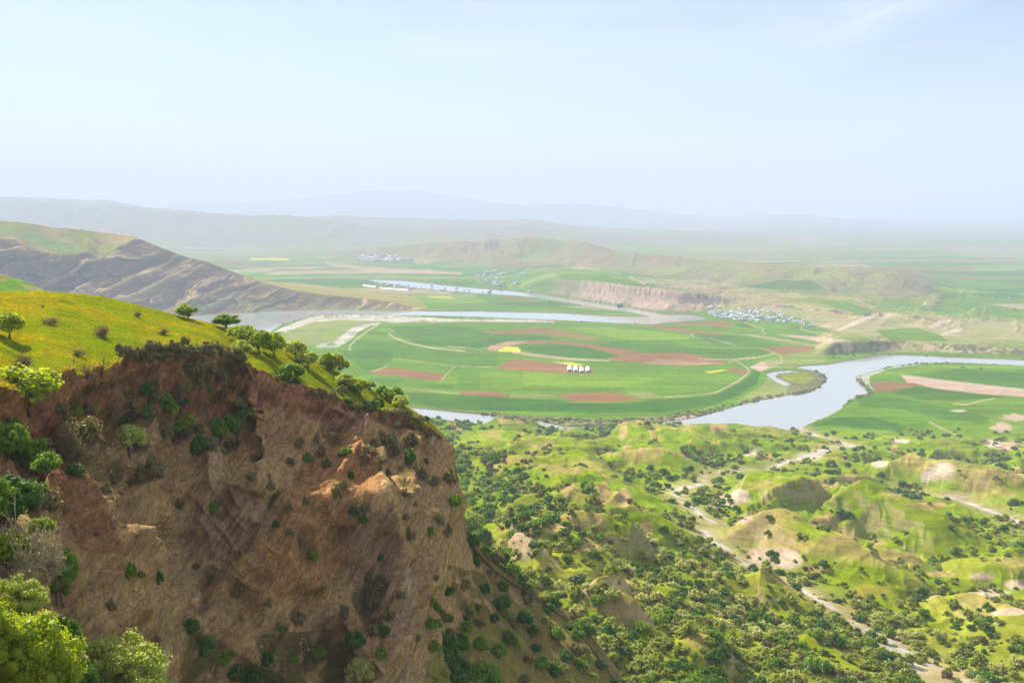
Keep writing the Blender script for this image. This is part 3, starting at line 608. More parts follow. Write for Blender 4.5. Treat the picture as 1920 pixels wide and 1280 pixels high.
# shared breakpoints: -500, 0, 470, 835 and the right-hand foot, so curves stay beside each other
BR = {'RIDGE': [-500, 0, 480, 815, 890, 1230], 'RIM': [-500, 0, 470, 812, 878, 1200], 'MID': [-500, 0, 480, 800, 862, 1180], 'LOW': [-500, 0, 480, 770, 850, 1140], 'BOT': [-500, 0, 480, 780, 850, 1140]}
UB = [0, .16, .50, .80, .88, 1]
def line(name, pts):
    p = np.array(pts, float); br = BR[name]; out = np.zeros((NX, 3)); 
    xs_ = np.interp(u, UB, br)      # photo column for each u
    k = np.searchsorted(p[:, 0], br)
    s = np.concatenate([[0], np.cumsum(np.hypot(np.diff(p[:, 0]), np.diff(p[:, 1])))])
    sb = np.interp(br, p[:, 0], s); su = np.interp(u, UB, sb)
    q = np.stack([np.interp(su, s, p[:, i]) for i in range(3)], -1)
    ker = np.exp(-np.linspace(-2, 2, 9)**2); ker /= ker.sum()
    if name not in ('RIM', 'RIDGE'):
        ker = np.exp(-np.linspace(-2, 2, 41)**2); ker /= ker.sum()
    for i in range(3): q[:, i] = np.convolve(np.pad(q[:, i], len(ker)//2, mode='edge'), ker, 'valid')
    return q
L = {k: line(k, v) for k, v in (('RIDGE', RIDGE), ('RIM', RIM), ('MID', MID), ('LOW', LOW), ('BOT', BOT))}
jag = fbm(u*75, 0*u, o=3, seed=90, gain=.42)*8*np.interp(u, [0, .16, .2, .8, .86], [0, .2, 1, 1, .2])
W = {k: at(q[:, 0], q[:, 1], q[:, 2]) for k, q in L.items()}
under = W['RIM'].copy()                 # the steep red scarp right below the turf
sc = np.interp(u, [0, .1, .16, .22, .5, .52, .76, .8, 1], [.5, 1, 4, 12, 10, 5, 3, .2, .2]); under[:, 2] -= sc; under[:, 1] -= sc*.16
RX, RY = W['RIDGE'][:, 0], W['RIDGE'][:, 1]; su_ = sstep(.6, .8, u)
def bk(dy, dz, sh): return W['RIDGE']+np.stack([RX*dy/RY*su_-sh*su_, dy+0*u, dz+0*u], -1)
back1 = bk(22, -3-8*u-6*(u > .82), 3); back2 = bk(110, -60-40*u, 22); back3 = bk(300, -190, 60)
toe = W['BOT']+np.stack([0*u, -14+0*u, -30+0*u], -1)
segs = [20, 150, 170, 120, 30, 110, 16, 12, 8]
G = loft([toe, W['BOT'], W['LOW'], W['MID'], under, W['RIM'], W['RIDGE'], back1, back2, back3], segs)
off = np.cumsum([0]+segs); r_rim = off[5]; r_ridge = off[6]
q = G[off[1]-8:off[4]-4]; G[off[1]-8:off[4]-4] = smooth_rows(q, 1.0, 60)
q = G[r_rim+25:off[8]]; G[r_rim+25:off[8]] = smooth_rows(q, .8, 40)
v = np.arange(G.shape[0])
n = normals(G); flip = np.sign(-n[200, 500, 1]) or 1; n = n*flip
X, Y, Z = G[..., 0].copy(), G[..., 1].copy(), G[..., 2].copy()
UU = np.broadcast_to(u, X.shape); VV = np.broadcast_to(v[:, None], X.shape)
cl = sstep(0, 20, VV)*(1-sstep(off[4]-10, off[4]+18, VV))                   # on the bluff face
cl_all = (VV < r_rim-2)*1.0
# big buttresses and gullies run down to the lower left; strata are inclined
wx = X+fbm(X/14, Y/14, Z/14, o=3, seed=91)*5
g1 = ridged((wx*.9+Z*.75)/26, Y/60, Z/140, o=2, seed=92); g2 = ridged((wx*.85+Z*.7)/9, Y/22, Z/46, o=3, seed=93); g3 = ridged((wx-Z*.9)/5.5, Y/16, Z/9, o=3, seed=94)
g4 = fbm(X/2.2, Y/2.2, Z/3.2, o=4, seed=95)
amp = cl*np.interp(UU, [0, .14, .2, .85, .95, 1], [.25, .5, 1, 1, .55, .3])
disp = amp*((g1-.45)*7+(g2-.5)*3.4+(g3-.5)*1.2+g4*.5)
# traced creases: (photo polyline, depth, half width)
PXh, PYh = proj(X, Y, Z)
CREASE = [([(690,700),(650,780),(600,850),(560,900)], -3, 22), ([(558,860),(530,920),(505,980),(470,1012),(430,1062),(388,1110),(383,1145),(400,1180),(440,1240),(520,1290)], -3.2, 9), ([(470,960),(440,1040),(400,1090)], 2.5, 18),
          ([(560,960),(500,1060),(470,1150)], 3, 20), ([(625,900),(600,1000),(585,1120)], 3, 22), ([(640,980),(620,1100)], -3, 14), ([(760,1010),(700,1100),(665,1180)], -4.5, 18), ([(720,860),(690,960),(640,1060)], 3.5, 20),
          ([(100,790),(135,900),(185,990),(235,1050),(252,1130),(292,1200),(345,1290)], 6, 16), ([(170,840),(220,950),(262,1010),(290,1100),(335,1200),(400,1290)], -6, 20), ([(40,760),(80,850),(105,960)], 3, 14),
          ([(355,760),(330,850),(345,960),(300,1080)], -4, 26), ([(290,790),(270,900),(285,1000)], 3, 20), ([(410,800),(400,900),(360,1010)], 3.5, 22), ([(455,790),(440,880),(410,980)], -3, 16), ([(500,760),(495,850),(470,930)], 2.5, 18),
          ([(840,930),(800,1000),(765,1060)], 2.5, 18), ([(795,1055),(800,1090),(770,1150),(742,1200),(735,1260)], 7, 13), ([(762,1040),(740,1090),(720,1160)], 3.5, 9), ([(735,1120),(705,1200),(690,1280)], -4, 14), ([(820,1100),(815,1180),(790,1260)], -4, 18),
          ([(735,790),(745,880),(725,960)], -3, 12), ([(765,790),(775,860),(765,950)], 3, 12), ([(795,800),(808,880),(800,960)], -3, 11), ([(822,812),(838,900),(842,980)], 2.2, 10), ([(680,790),(665,840),(630,900)], 3.5, 14), ([(700,830),(720,900),(700,1000)], 2.5, 14),
          ([(480,700),(472,740),(455,790)], 4, 10), ([(560,740),(540,800)], -3, 14), ([(600,745),(590,820)], 2, 12), ([(880,1060),(940,1130),(1010,1200)], -4, 22), ([(560,1130),(600,1180),(640,1240)], -4, 30), ([(880,1230),(960,1290)], 2.5, 14), ([(340,1130),(380,1210),(470,1290)], -3, 16)]
wig = fbm(X/6, Y/6, Z/6, o=3, seed=110)
for pts, dep, wd in CREASE:
    d, t = pdist(PXh+wig*14, PYh+wig*9, pts); disp += (VV < off[4])*dep*.8/(1+(d/wd)**2)*sstep(0, .12, np.minimum(t, 1-t)+.03)*(1-sstep(off[5]-40, off[5]-4, VV))
scp = sstep(off[4]-25, off[4], VV)*(VV < off[5]-1)*np.clip((off[5]-VV)/8, 0, 1)*(1-sstep(.78, .84, UU))
disp += scp*((ridged(wx/7+Z*.12, Y/9, Z/16, o=3, seed=98)-.5)*2.2+fbm(X/2.5, Y/2.5, Z/2, o=4, seed=99)*.8)
fade = np.interp(UU, [0, .8, .86, 1], [1, 1, .55, .55])
G += n*(disp*fade)[..., None]
jw = np.exp(-((VV-off[5])/np.where(VV < off[5], 5., 9.))**2)
G += np.stack([0*jag, -.8+0*jag, 0*jag], -1)[None]*(jw*jag[None]*.45)[..., None]
G[..., 2] -= jw*np.clip(jag, 0, 9)[None]*.22
md = (VV > r_rim+1)*1.0
G[..., 2] += md*(fbm(X/12, Y/12, o=3, seed=96)*.55+fbm(X/2.5, Y/2.5, o=3, seed=97)*.12)*sstep(r_rim, r_rim+20, VV)*(1-.6*sstep(r_ridge-15, r_ridge, VV))
# land cover
PXh, PYh = proj(G[..., 0], G[..., 1], G[..., 2])
ch = np.zeros(G.shape)
def hp(m, c, amt=1.0):
    a = (m*amt)[..., None]; ch[:] = ch*(1-a)+np.asarray(c)*a
ch[:] = srgb(212, 174, 118); f1 = fbm(X/9, Y/9, Z/9, o=4, seed=100); f2 = fbm(X/2.5, Y/2.5, Z/2.5, o=4, seed=101)
hp(sstep(-.2, .4, f1), srgb(222, 178, 116), .8); hp(sstep(.1, .5, fbm((X+Z)/7, Y/7, Z/18, o=4, seed=102)), srgb(206, 176, 128), .7)
stra = sstep(.55, .85, ridged((X*.4-Z*1.1)/3.4+f1*.6, Y/30, 0*X, o=3, seed=103)); hp(stra, srgb(130, 100, 70), .35)
top = cl_all*sstep(off[3]+40, off[4]-10, VV+f1*50)*(1-.6*sstep(.45, .55, UU)); hp(top, srgb(192, 146, 94), .6)
hp((VV >= off[4])*(VV < r_rim+1)*(1-sstep(.78, .82, UU)), srgb(184, 124, 76), .7)
for poly, c, am in [([(560,880),(640,800),(700,840),(720,900),(640,1040),(600,1120),(520,1130),(480,1040)], (198,140,86), .6), ([(640,750),(680,760),(700,790),(668,822),(655,790),(600,800),(560,790)], (214,166,128), .8), ([(470,690),(500,700),(600,740),(600,760),(520,755),(480,770),(462,740)], (206,150,112), .7),
                    ([(330,990),(420,900),(520,930),(470,1020),(380,1100)], (178,146,116), .5), ([(760,1060),(795,1085),(770,1160),(745,1200),(735,1240),(725,1200),(750,1130)], (222,190,158), .4), ([(640,1000),(740,940),(760,1040),(680,1180)], (168,136,110), .6),  # pale knife-edge strip: sunlight on the narrow crest put into the colour
                    ([(800,1240),(820,1200),(850,1230),(830,1290),(800,1290)], (206,180,140), .35), ([(60,760),(100,760),(180,900),(240,1040),(150,1030),(100,930)], (176,120,80), .7)]:
    hp(aa(lambda a, b: inpoly(a, b, poly), PXh+f2*6, PYh+f1*9)*cl_all, srgb(*c), am)
gr = srgb(84, 92, 30)
for poly, am in [([(140,730),(260,700),(330,670),(440,680),(440,760),(410,850),(330,820),(260,780),(230,900),(150,900),(110,800)], .6), ([(330,690),(460,680),(470,740),(430,740),(360,720)], .6), ([(330,1160),(400,1190),(480,1240),(560,1290),(340,1290)], .75), ([(480,1190),(620,1180),(680,1230),(640,1290),(500,1290)], .75), ([(660,1110),(720,1070),(740,1120),(700,1200),(680,1190)], .65),
                 ([(745,880),(775,850),(790,900),(770,940),(755,920)], .7), ([(840,1060),(930,1080),(1010,1170),(1000,1250),(880,1190),(850,1120)], .65), ([(380,1050),(410,1060),(390,1120),(382,1150)], .8), ([(600,800),(640,790),(650,830),(610,850)], .6)]:
    hp(aa(lambda a, b: inpoly(a, b, poly), PXh+f2*9, PYh+f1*14)*cl_all*sstep(-.25, .25, f2+.1), gr, am)
drp = aa(lambda a, b: inpoly(a, b, [(868,985),(905,1060),(985,1125),(905,1165),(840,1185),(800,1240),(780,1500),(1300,1500),(1260,1300),(1000,1040),(900,990)]), PXh+f2*8, PYh+f1*14)
hp(drp*cl_all, srgb(158, 148, 74), .85); hp(drp*cl_all*sstep(.0, .35, f1), srgb(176, 138, 92), .8)
rs = cl_all*sstep(.86, .95, UU)*sstep(off[2], off[2]+60, VV); hp(rs*sstep(-.3, .2, f1), srgb(140, 132, 62), .6)
rb_ = cl_all*sstep(.84, .93, UU)*(1-sstep(off[2]-60, off[2]+60, VV)); hp(rb_*sstep(-.35, .2, f1), srgb(158, 146, 78), .8)
hp(cl_all*sstep(.18, .13, UU) if False else cl_all*(1-sstep(.10, .16, UU)), srgb(110, 116, 46), .7)
mt = fbm(X/16, Y/7, o=4, seed=104); mt2 = fbm(X/4, Y/2, o=4, seed=105)
hp(md, srgb(140, 158, 14)); hp(md*sstep(-.15, .35, mt+.35*mt2), srgb(196, 172, 16), .8); hp(md*sstep(.1, .5, mt2)*.8, srgb(206, 160, 36), .4); hp(md*sstep(.1, .45, fbm(X/9, Y/6, o=4, seed=106)), srgb(98, 128, 20), .7)
hp(md*sstep(.47, .6, UU), srgb(100, 134, 24), .65); hp(md*sstep(.77, .83, UU), srgb(156, 132, 84), .9)
hp(md*sstep(.0, .3, fbm(X/6, Y/3, o=4, seed=107))*(VV < r_ridge), srgb(150, 156, 30), .5)
hp(md*(1-sstep(r_rim+1, r_rim+9, VV+f2*6)), srgb(158, 128, 70), .6)
hp(md*(VV > r_ridge+10)*(UU < .75), srgb(110, 130, 50), .8)
hme = mk_mesh('hillside', G.reshape(-1, 3), grid_faces(*G.shape[:2])[:, ::-1] if flip < 0 else grid_faces(*G.shape[:2])); add_attr(hme, 'cover', ch.reshape(-1, 3))
hmat = terrain_mat('hillside_earth', [(.25, .88, 1.12), (1.2, .78, 1.22), (5, .72, 1.26)], [(1.6, .7, .9), (7, .22, .9)], rows=[])
nt = hmat.node_tree; bs = [n for n in nt.nodes if n.type == 'BSDF_PRINCIPLED'][0]; geo = [n for n in nt.nodes if n.type == 'NEW_GEOMETRY'][0]
mpn = N(nt, 'ShaderNodeMapping'); mpn.inputs['Rotation'].default_value = (0, math.radians(-33), 0); nt.links.new(geo.outputs['Position'], mpn.inputs[0])
st_ = noise_n(nt, vscale(nt, mpn.outputs[0], (1.5, .45, .10)), 1.0, 6, .7, .8); old = bs.inputs['Base Color'].links[0].from_socket; sepn = N(nt, 'ShaderNodeSeparateColor'); nt.links.new([n for n in nt.nodes if n.type == 'ATTRIBUTE'][0].outputs['Color'], sepn.inputs[0])
notgreen = mapr(nt, math_n(nt, 'SUBTRACT', sepn.outputs[0], sepn.outputs[1]), .02, .1, 0, 1)
v = mapr(nt, st_, .38, .6, .66, 1.18); c_ = N(nt, 'ShaderNodeCombineColor'); [nt.links.new(v, c_.inputs[i]) for i in range(3)]
nt.links.new(mix(nt, notgreen, old, mix(nt, 1.0, old, c_.outputs[0], 'MULTIPLY')), bs.inputs['Base Color'])
vo = N(nt, 'ShaderNodeTexVoronoi', feature='DISTANCE_TO_EDGE', Scale=.55); dist_ = N(nt, 'ShaderNodeVectorMath', operation='ADD'); wn = N(nt, 'ShaderNodeTexNoise', Scale=.5); nt.links.new(mpn.outputs[0], wn.inputs['Vector'])
sc4 = N(nt, 'ShaderNodeVectorMath', operation='SCALE'); sc4.inputs['Scale'].default_value = 4.5; nt.links.new(wn.outputs['Color'], sc4.inputs[0]); nt.links.new(vscale(nt, mpn.outputs[0], (1, 1, .3)), dist_.inputs[0]); nt.links.new(sc4.outputs[0], dist_.inputs[1]); nt.links.new(dist_.outputs[0], vo.inputs['Vector'])
crk = mapr(nt, vo.outputs['Distance'], 0, .06, .72, 1); c5 = N(nt, 'ShaderNodeCombineColor'); [nt.links.new(crk, c5.inputs[i]) for i in range(3)]
prevc = bs.inputs['Base Color'].links[0].from_socket; nt.links.new(mix(nt, notgreen, prevc, mix(nt, 1.0, prevc, c5.outputs[0], 'MULTIPLY')), bs.inputs['Base Color'])
bp = N(nt, 'ShaderNodeBump', Strength=.9, Distance=.8); nt.links.new(math_n(nt, 'ADD', st_, math_n(nt, 'MULTIPLY', crk, .35)), bp.inputs['Height']); nt.links.new(bs.inputs['Normal'].links[0].from_socket, bp.inputs['Normal']); nt.links.new(bp.outputs[0], bs.inputs['Normal'])
hillside = link('hillside', hme, hmat, kind='structure')
HG = G; HIDX = off
# ============================================================ PLANTS
def bvh(G):
    F4 = grid_faces(*G.shape[:2]); V = G.reshape(-1, 3)
    return BVHTree.FromPolygons(V.tolist(), F4.tolist())
CAMV = Vector((0, 0, CAMZ))
gsel = (Yr < 1700); GG = np.stack([GX, GY, GZ], -1)[gsel][::2, ::2]
TREES = {'g': bvh(GG), 'h': bvh(HG[::2, ::2]), 'p': bvh(np.stack([GX, GY, GZ], -1)[Yr > 1500][::3, ::3])}
def hit(px, py, which='ghp'):
    d = Vector(at(px, py, 100.0))-CAMV; d.normalize(); best = None
    for k in which:
        h = TREES[k].ray_cast(CAMV, d, 20000)
        if h[0] is not None and (best is None or h[3] < best[2]): best = (h[0], h[1], h[3], k)
    return best
def drop(x, y, which='gh'):
    z = None
    for k in which:
        h = TREES[k].ray_cast(Vector((x, y, 900)), Vector((0, 0, -1)))
        if h[0] is not None and (z is None or h[0].z > z[0].z): z = (h[0], h[1], k)
    return z
def leaf_mat(name, c0, c1, trans=.45):
    m, nt, out = newmat(name); at_ = N(nt, 'ShaderNodeAttribute', attribute_name='tint')
    oi = N(nt, 'ShaderNodeObjectInfo'); geo = N(nt, 'ShaderNodeNewGeometry')
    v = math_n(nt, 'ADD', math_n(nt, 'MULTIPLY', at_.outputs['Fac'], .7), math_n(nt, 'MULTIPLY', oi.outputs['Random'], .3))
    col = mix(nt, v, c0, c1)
    d = N(nt, 'ShaderNodeBsdfDiffuse'); t = N(nt, 'ShaderNodeBsdfTranslucent'); g = N(nt, 'ShaderNodeBsdfGlossy', Roughness=.45)
    nt.links.new(col, d.inputs[0]); nt.links.new(mix(nt, 1.0, col, (1.0, 1.0, .5), 'MULTIPLY'), t.inputs[0]); g.inputs[0].default_value = (.5, .5, .45, 1)
    ms = N(nt, 'ShaderNodeMixShader'); ms.inputs[0].default_value = trans; nt.links.new(d.outputs[0], ms.inputs[1]); nt.links.new(t.outputs[0], ms.inputs[2])
    m2 = N(nt, 'ShaderNodeMixShader'); m2.inputs[0].default_value = .05; nt.links.new(ms.outputs[0], m2.inputs[1]); nt.links.new(g.outputs[0], m2.inputs[2])
    nt.links.new(m2.outputs[0], out.inputs[0]); return m
def bark_mat(name, c):
    m, nt, out = newmat(name); b = N(nt, 'ShaderNodeBsdfPrincipled', Roughness=.9); geo = N(nt, 'ShaderNodeTexCoord')
    v = mapr(nt, noise_n(nt, geo.outputs['Object'], 6, 5), .3, .7, .6, 1.3); cc = N(nt, 'ShaderNodeCombineColor')
    for i in range(3): nt.links.new(v, cc.inputs[i])
    nt.links.new(mix(nt, 1.0, tuple(c), cc.outputs[0], 'MULTIPLY'), b.inputs['Base Color']); nt.links.new(b.outputs[0], out.inputs[0]); return m
LM = {'bright': leaf_mat('leaf_bright', srgb(140, 164, 10), srgb(212, 222, 50), .55), 'lime': leaf_mat('leaf_lime', srgb(168, 182, 58), srgb(234, 240, 132), .5), 'dark': leaf_mat('leaf_dark', srgb(58, 100, 10), srgb(112, 154, 26), .45),
      'olive': leaf_mat('leaf_olive', srgb(146, 158, 48), srgb(216, 220, 104), .5), 'cream': leaf_mat('leaf_cream', srgb(164, 170, 80), srgb(232, 230, 150), .5), 'twig': leaf_mat('leaf_twig', srgb(112, 94, 62), srgb(158, 140, 98), .4),
      'mid': leaf_mat('leaf_mid', srgb(94, 136, 12), srgb(160, 190, 38), .5), 'scrub': leaf_mat('leaf_scrub', srgb(122, 114, 62), srgb(178, 166, 112), .45)}
BARK = bark_mat('bark', srgb(112, 92, 70)); TWIG = bark_mat('twig_bark', srgb(150, 130, 100))
def crown_geo(rng, nc, nl, ls, rx=1.0, rz=.8, cr=.34, core=True, zc=None, hollow=.45, flat=.0):
    """clumps on an uneven ellipsoid; every clump is a spray of small leaves round an added light-blocking core, tinted dark as inner shade"""
    V, Fq, T = [], [], []; base = 0; zc = rz if zc is None else zc
    dirs = rng.normal(size=(nc, 3)); dirs[:, 2] = np.abs(dirs[:, 2])*(1.0)-.35; dirs /= np.linalg.norm(dirs, axis=1, keepdims=True)
    lob = rng.normal(size=(5, 3)); lob /= np.linalg.norm(lob, axis=1, keepdims=True)
    bump = 1+.42*np.max(dirs@lob.T, axis=1)**2-.22
    rad = (hollow+(1-hollow)*rng.random(nc)**.5)*bump
    cen = dirs*rad[:, None]*np.array([rx*(1-cr*.7), rx*(1-cr*.7), rz*(1-cr*.6)])+np.array([0, 0, zc])
    sz = cr*(.6+.7*rng.random(nc)); tint = rng.random(nc)
    d = rng.normal(size=(nc, nl, 3)); d /= np.linalg.norm(d, axis=2, keepdims=True); d[..., 2] = d[..., 2]*.8+.1
    c = cen[:, None]+d*(sz[:, None, None]*(.65+.45*rng.random((nc, nl, 1))))*np.array([1, 1, .8-flat])
    c = c.reshape(-1, 3); nrm = (d*.8+rng.normal(size=d.shape)*.55+np.array([0, 0, .35])).reshape(-1, 3); nrm /= np.linalg.norm(nrm, axis=1, keepdims=True)
    r = rng.normal(size=nrm.shape); t1 = np.cross(nrm, r); t1 /= np.linalg.norm(t1, axis=1, keepdims=True); t2 = np.cross(nrm, t1)
    s = ls*(.6+.8*rng.random((len(c), 1)))
    q = np.stack([c-t1*s, c-t2*s*.55, c+t1*s, c+t2*s*.55], 1)
    V.append(q.reshape(-1, 3)); n = len(c); Fq.append(np.arange(n*4).reshape(n, 4)); base = n*4
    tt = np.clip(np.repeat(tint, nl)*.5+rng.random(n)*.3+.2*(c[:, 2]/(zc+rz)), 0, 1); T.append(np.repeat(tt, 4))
    if core:  # solid core added to block light; its dark tint paints the inner shade
        ph = np.linspace(0, 2*math.pi, 7)[:-1]; th = [.5, 1.2, 1.9, 2.6]
        sv = np.array([[math.sin(t)*math.cos(p), math.sin(t)*math.sin(p), math.cos(t)] for t in th for p in ph])
        sf = []
        for i in range(3):
            for j in range(6): sf.append([i*6+j, i*6+(j+1) % 6, (i+1)*6+(j+1) % 6, (i+1)*6+j])
        sf.append([0, 1, 2, 3]); sf.append([3, 4, 5, 0]); sf = np.array(sf)
        for k in range(nc):
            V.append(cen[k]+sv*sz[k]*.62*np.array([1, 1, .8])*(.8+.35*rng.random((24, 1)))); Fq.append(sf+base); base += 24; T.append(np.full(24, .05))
    return np.vstack(V), np.vstack(Fq), np.concatenate(T), cen
def tube(V, Fq, a, b, r0, r1, k=5):
    a = np.array(a, float); b = np.array(b, float); d = b-a; L = np.linalg.norm(d)
    if L < 1e-6: return
    d /= L; u_ = np.cross(d, [0, 0, 1.0] if abs(d[2]) < .9 else [1.0, 0, 0]); u_ /= np.linalg.norm(u_); w_ = np.cross(d, u_)
    base = len(V)
    for p, r in ((a, r0), (b, r1)):
        for j in range(k):
            an = 2*math.pi*j/k; V.append(p+(u_*math.cos(an)+w_*math.sin(an))*r)
    for j in range(k): Fq.append([base+j, base+(j+1) % k, base+k+(j+1) % k, base+k+j])
def trunk_geo(rng, cen, h0, r0, n=9, stems=1):
    V, Fq = [], []; idx = rng.permutation(len(cen))[:n]; ns = []
    for s in range(stems):
        b = np.array([rng.normal()*.08*(stems > 1), rng.normal()*.08*(stems > 1), -.12]); f = np.array([rng.normal()*.12, rng.normal()*.12, h0]); m = (b+f)/2+rng.normal(size=3)*.04
        tube(V, Fq, b, m, r0, r0*.8); tube(V, Fq, m, f, r0*.8, r0*.65); ns.append(f)
    for i, k in enumerate(idx):
        f = ns[i % stems]; c = cen[k]; m = f*.5+c*.5+rng.normal(size=3)*.06-np.array([0, 0, .05])
        tube(V, Fq, f, m, r0*.5, r0*.32, 4); tube(V, Fq, m, c, r0*.32, r0*.1, 4)
        for _ in range(2): tube(V, Fq, m, c+rng.normal(size=3)*.2, r0*.22, r0*.06, 3)
    return np.array(V), np.array(Fq)
def twig_geo(rng, n1=9, n2=7, n3=5, r=.02, spread=1.0, h=1.3, ang=.8):
    """bare shrub: many fine forking stems"""
    V, Fq = [], []; tips = []
    for i in range(n1):
        a = rng.random()*6.28; t = (rng.random()**.6)*ang; d = np.array([math.sin(t)*math.cos(a)*spread, math.sin(t)*math.sin(a)*spread, math.cos(t)]); L = h*(.45+.25*rng.random()); p = d*L; tube(V, Fq, (0, 0, -.08), p, r*1.4, r, 3)
        for j in range(n2):
            s = .3+.7*rng.random(); b = p*s; e = b+(d*.6+rng.normal(size=3)*.42)*h*.45; tube(V, Fq, b, e, r*.7, r*.4, 3)
            for k in range(n3):
                s2 = rng.random(); b2 = b*(1-s2)+e*s2; e2 = b2+(d*.35+rng.normal(size=3)*.5)*h*.28; tube(V, Fq, b2, e2, r*.4, r*.22, 3); tips.append(e2)
    return np.array(V), np.array(Fq), np.array(tips)
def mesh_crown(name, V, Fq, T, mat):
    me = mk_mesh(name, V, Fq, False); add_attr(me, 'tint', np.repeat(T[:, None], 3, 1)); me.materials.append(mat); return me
PROTO = {}
def proto_crown(kind, k, nc, nl, ls, **kw):
    for i in range(k):
        rng = np.random.default_rng(hash_(kind)+i); V, Fq, T, cen = crown_geo(rng, nc, nl, ls, **kw)
        PROTO.setdefault(kind, []).append((mesh_crown(kind, V, Fq, T, LM[kind.split('_')[0]]), cen, V, Fq, T))
def hash_(s): return sum(ord(c)*(i+3) for i, c in enumerate(s))
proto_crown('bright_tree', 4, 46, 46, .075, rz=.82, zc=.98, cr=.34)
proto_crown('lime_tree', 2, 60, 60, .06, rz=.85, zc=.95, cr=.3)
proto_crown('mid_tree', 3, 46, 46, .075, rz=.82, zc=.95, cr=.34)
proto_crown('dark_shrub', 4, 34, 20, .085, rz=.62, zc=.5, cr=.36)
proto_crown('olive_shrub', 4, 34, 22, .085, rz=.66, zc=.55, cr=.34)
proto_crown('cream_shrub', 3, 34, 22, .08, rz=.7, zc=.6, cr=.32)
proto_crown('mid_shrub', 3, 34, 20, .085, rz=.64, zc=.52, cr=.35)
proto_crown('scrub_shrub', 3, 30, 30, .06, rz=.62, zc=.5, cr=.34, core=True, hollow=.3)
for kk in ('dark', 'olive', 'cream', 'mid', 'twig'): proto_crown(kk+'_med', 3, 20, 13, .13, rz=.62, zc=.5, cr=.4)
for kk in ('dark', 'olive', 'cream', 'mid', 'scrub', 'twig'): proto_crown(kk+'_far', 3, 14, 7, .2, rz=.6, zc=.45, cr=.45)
TWP = []
for i in range(4):
    rng = np.random.default_rng(500+i); V, Fq, tips = twig_geo(rng, 12, 8, 5, .016, 1.15, 1.1, .95); me = mk_mesh('stems', V, Fq, False); me.materials.append(TWIG)
    c = tips[rng.permutation(len(tips))[:420]]; c = np.vstack([c+rng.normal(size=c.shape)*.05, c+rng.normal(size=c.shape)*.1]); s = .05
    nrm = rng.normal(size=c.shape); nrm /= np.linalg.norm(nrm, axis=1, keepdims=True); t1 = np.cross(nrm, rng.normal(size=c.shape)); t1 /= np.linalg.norm(t1, axis=1, keepdims=True); t2 = np.cross(nrm, t1)
    q = np.stack([c-t1*s, c-t2*s*.6, c+t1*s, c+t2*s*.6], 1).reshape(-1, 3); cm_ = mesh_crown('twig_leaves', q, np.arange(len(q)).reshape(-1, 4), np.repeat(rng.random(len(c)), 4), LM['twig']); TWP.append((me, cm_))
TRK = {}
def put_tree(name, kind, loc, w, h, label, cat, group=None, i=0, leafmat=None, trunk=True, rot=None, lean=0.0):
    """tree = empty at its foot > crown, trunk"""
    me, cen = PROTO[kind][i % len(PROTO[kind])][:2]
    e = D.objects.new(name, None); COL.objects.link(e); e.location = loc; e.rotation_euler = (lean, 0, random.random()*6.28 if rot is None else rot)
    top = max(v for v in (1.0,)) ; zmax = cen[:, 2].max()+.28
    e.scale = (w/2, w/2, h/zmax); tag(e, label, cat, group)
    c = link('crown', me, None, e)
    if leafmat:
        m2 = me.copy() if (me.name, leafmat) not in TRK else TRK[(me.name, leafmat)]
        if (me.name, leafmat) not in TRK: m2.materials.clear(); m2.materials.append(LM[leafmat]); TRK[(me.name, leafmat)] = m2
        c.data = m2
    if trunk:
        key = (kind, i % len(PROTO[kind]))
        if key not in TRK:
            V, Fq = trunk_geo(np.random.default_rng(hash_(kind)+77+i), cen, .42, .055, 12, 2); t = mk_mesh('trunk', V, Fq, True); t.materials.append(BARK); TRK[key] = t
        link('trunk', TRK[key], None, e)
    return e
def put_shrub(name, kind, loc, w, h, label, group, i=0):
    me, cen = PROTO[kind][i % len(PROTO[kind])][:2]; o = link(name, me, None, None, label, 'shrub', group)
    o.location = loc; o.rotation_euler = (0, 0, random.random()*6.28); z = cen[:, 2].max()+.25; o.scale = (w/2, w/2, h/z); return o
def put_twig(loc, w, h, label, group=None, i=0, leaves=True):
    s, l = TWP[i % 4]; e = D.objects.new('bare_shrub', None); COL.objects.link(e); e.location = loc; e.rotation_euler = (0, 0, random.random()*6.28); e.scale = (w/1.7, w/1.7, h/1.2); tag(e, label, 'shrub', group)
    link('stems', s, None, e)
    if leaves: link('foliage', l, None, e)
    return e
def size_at(loc, pxs): return pxs/F*(loc.y*CP+(CAMZ-loc.z)*SP)

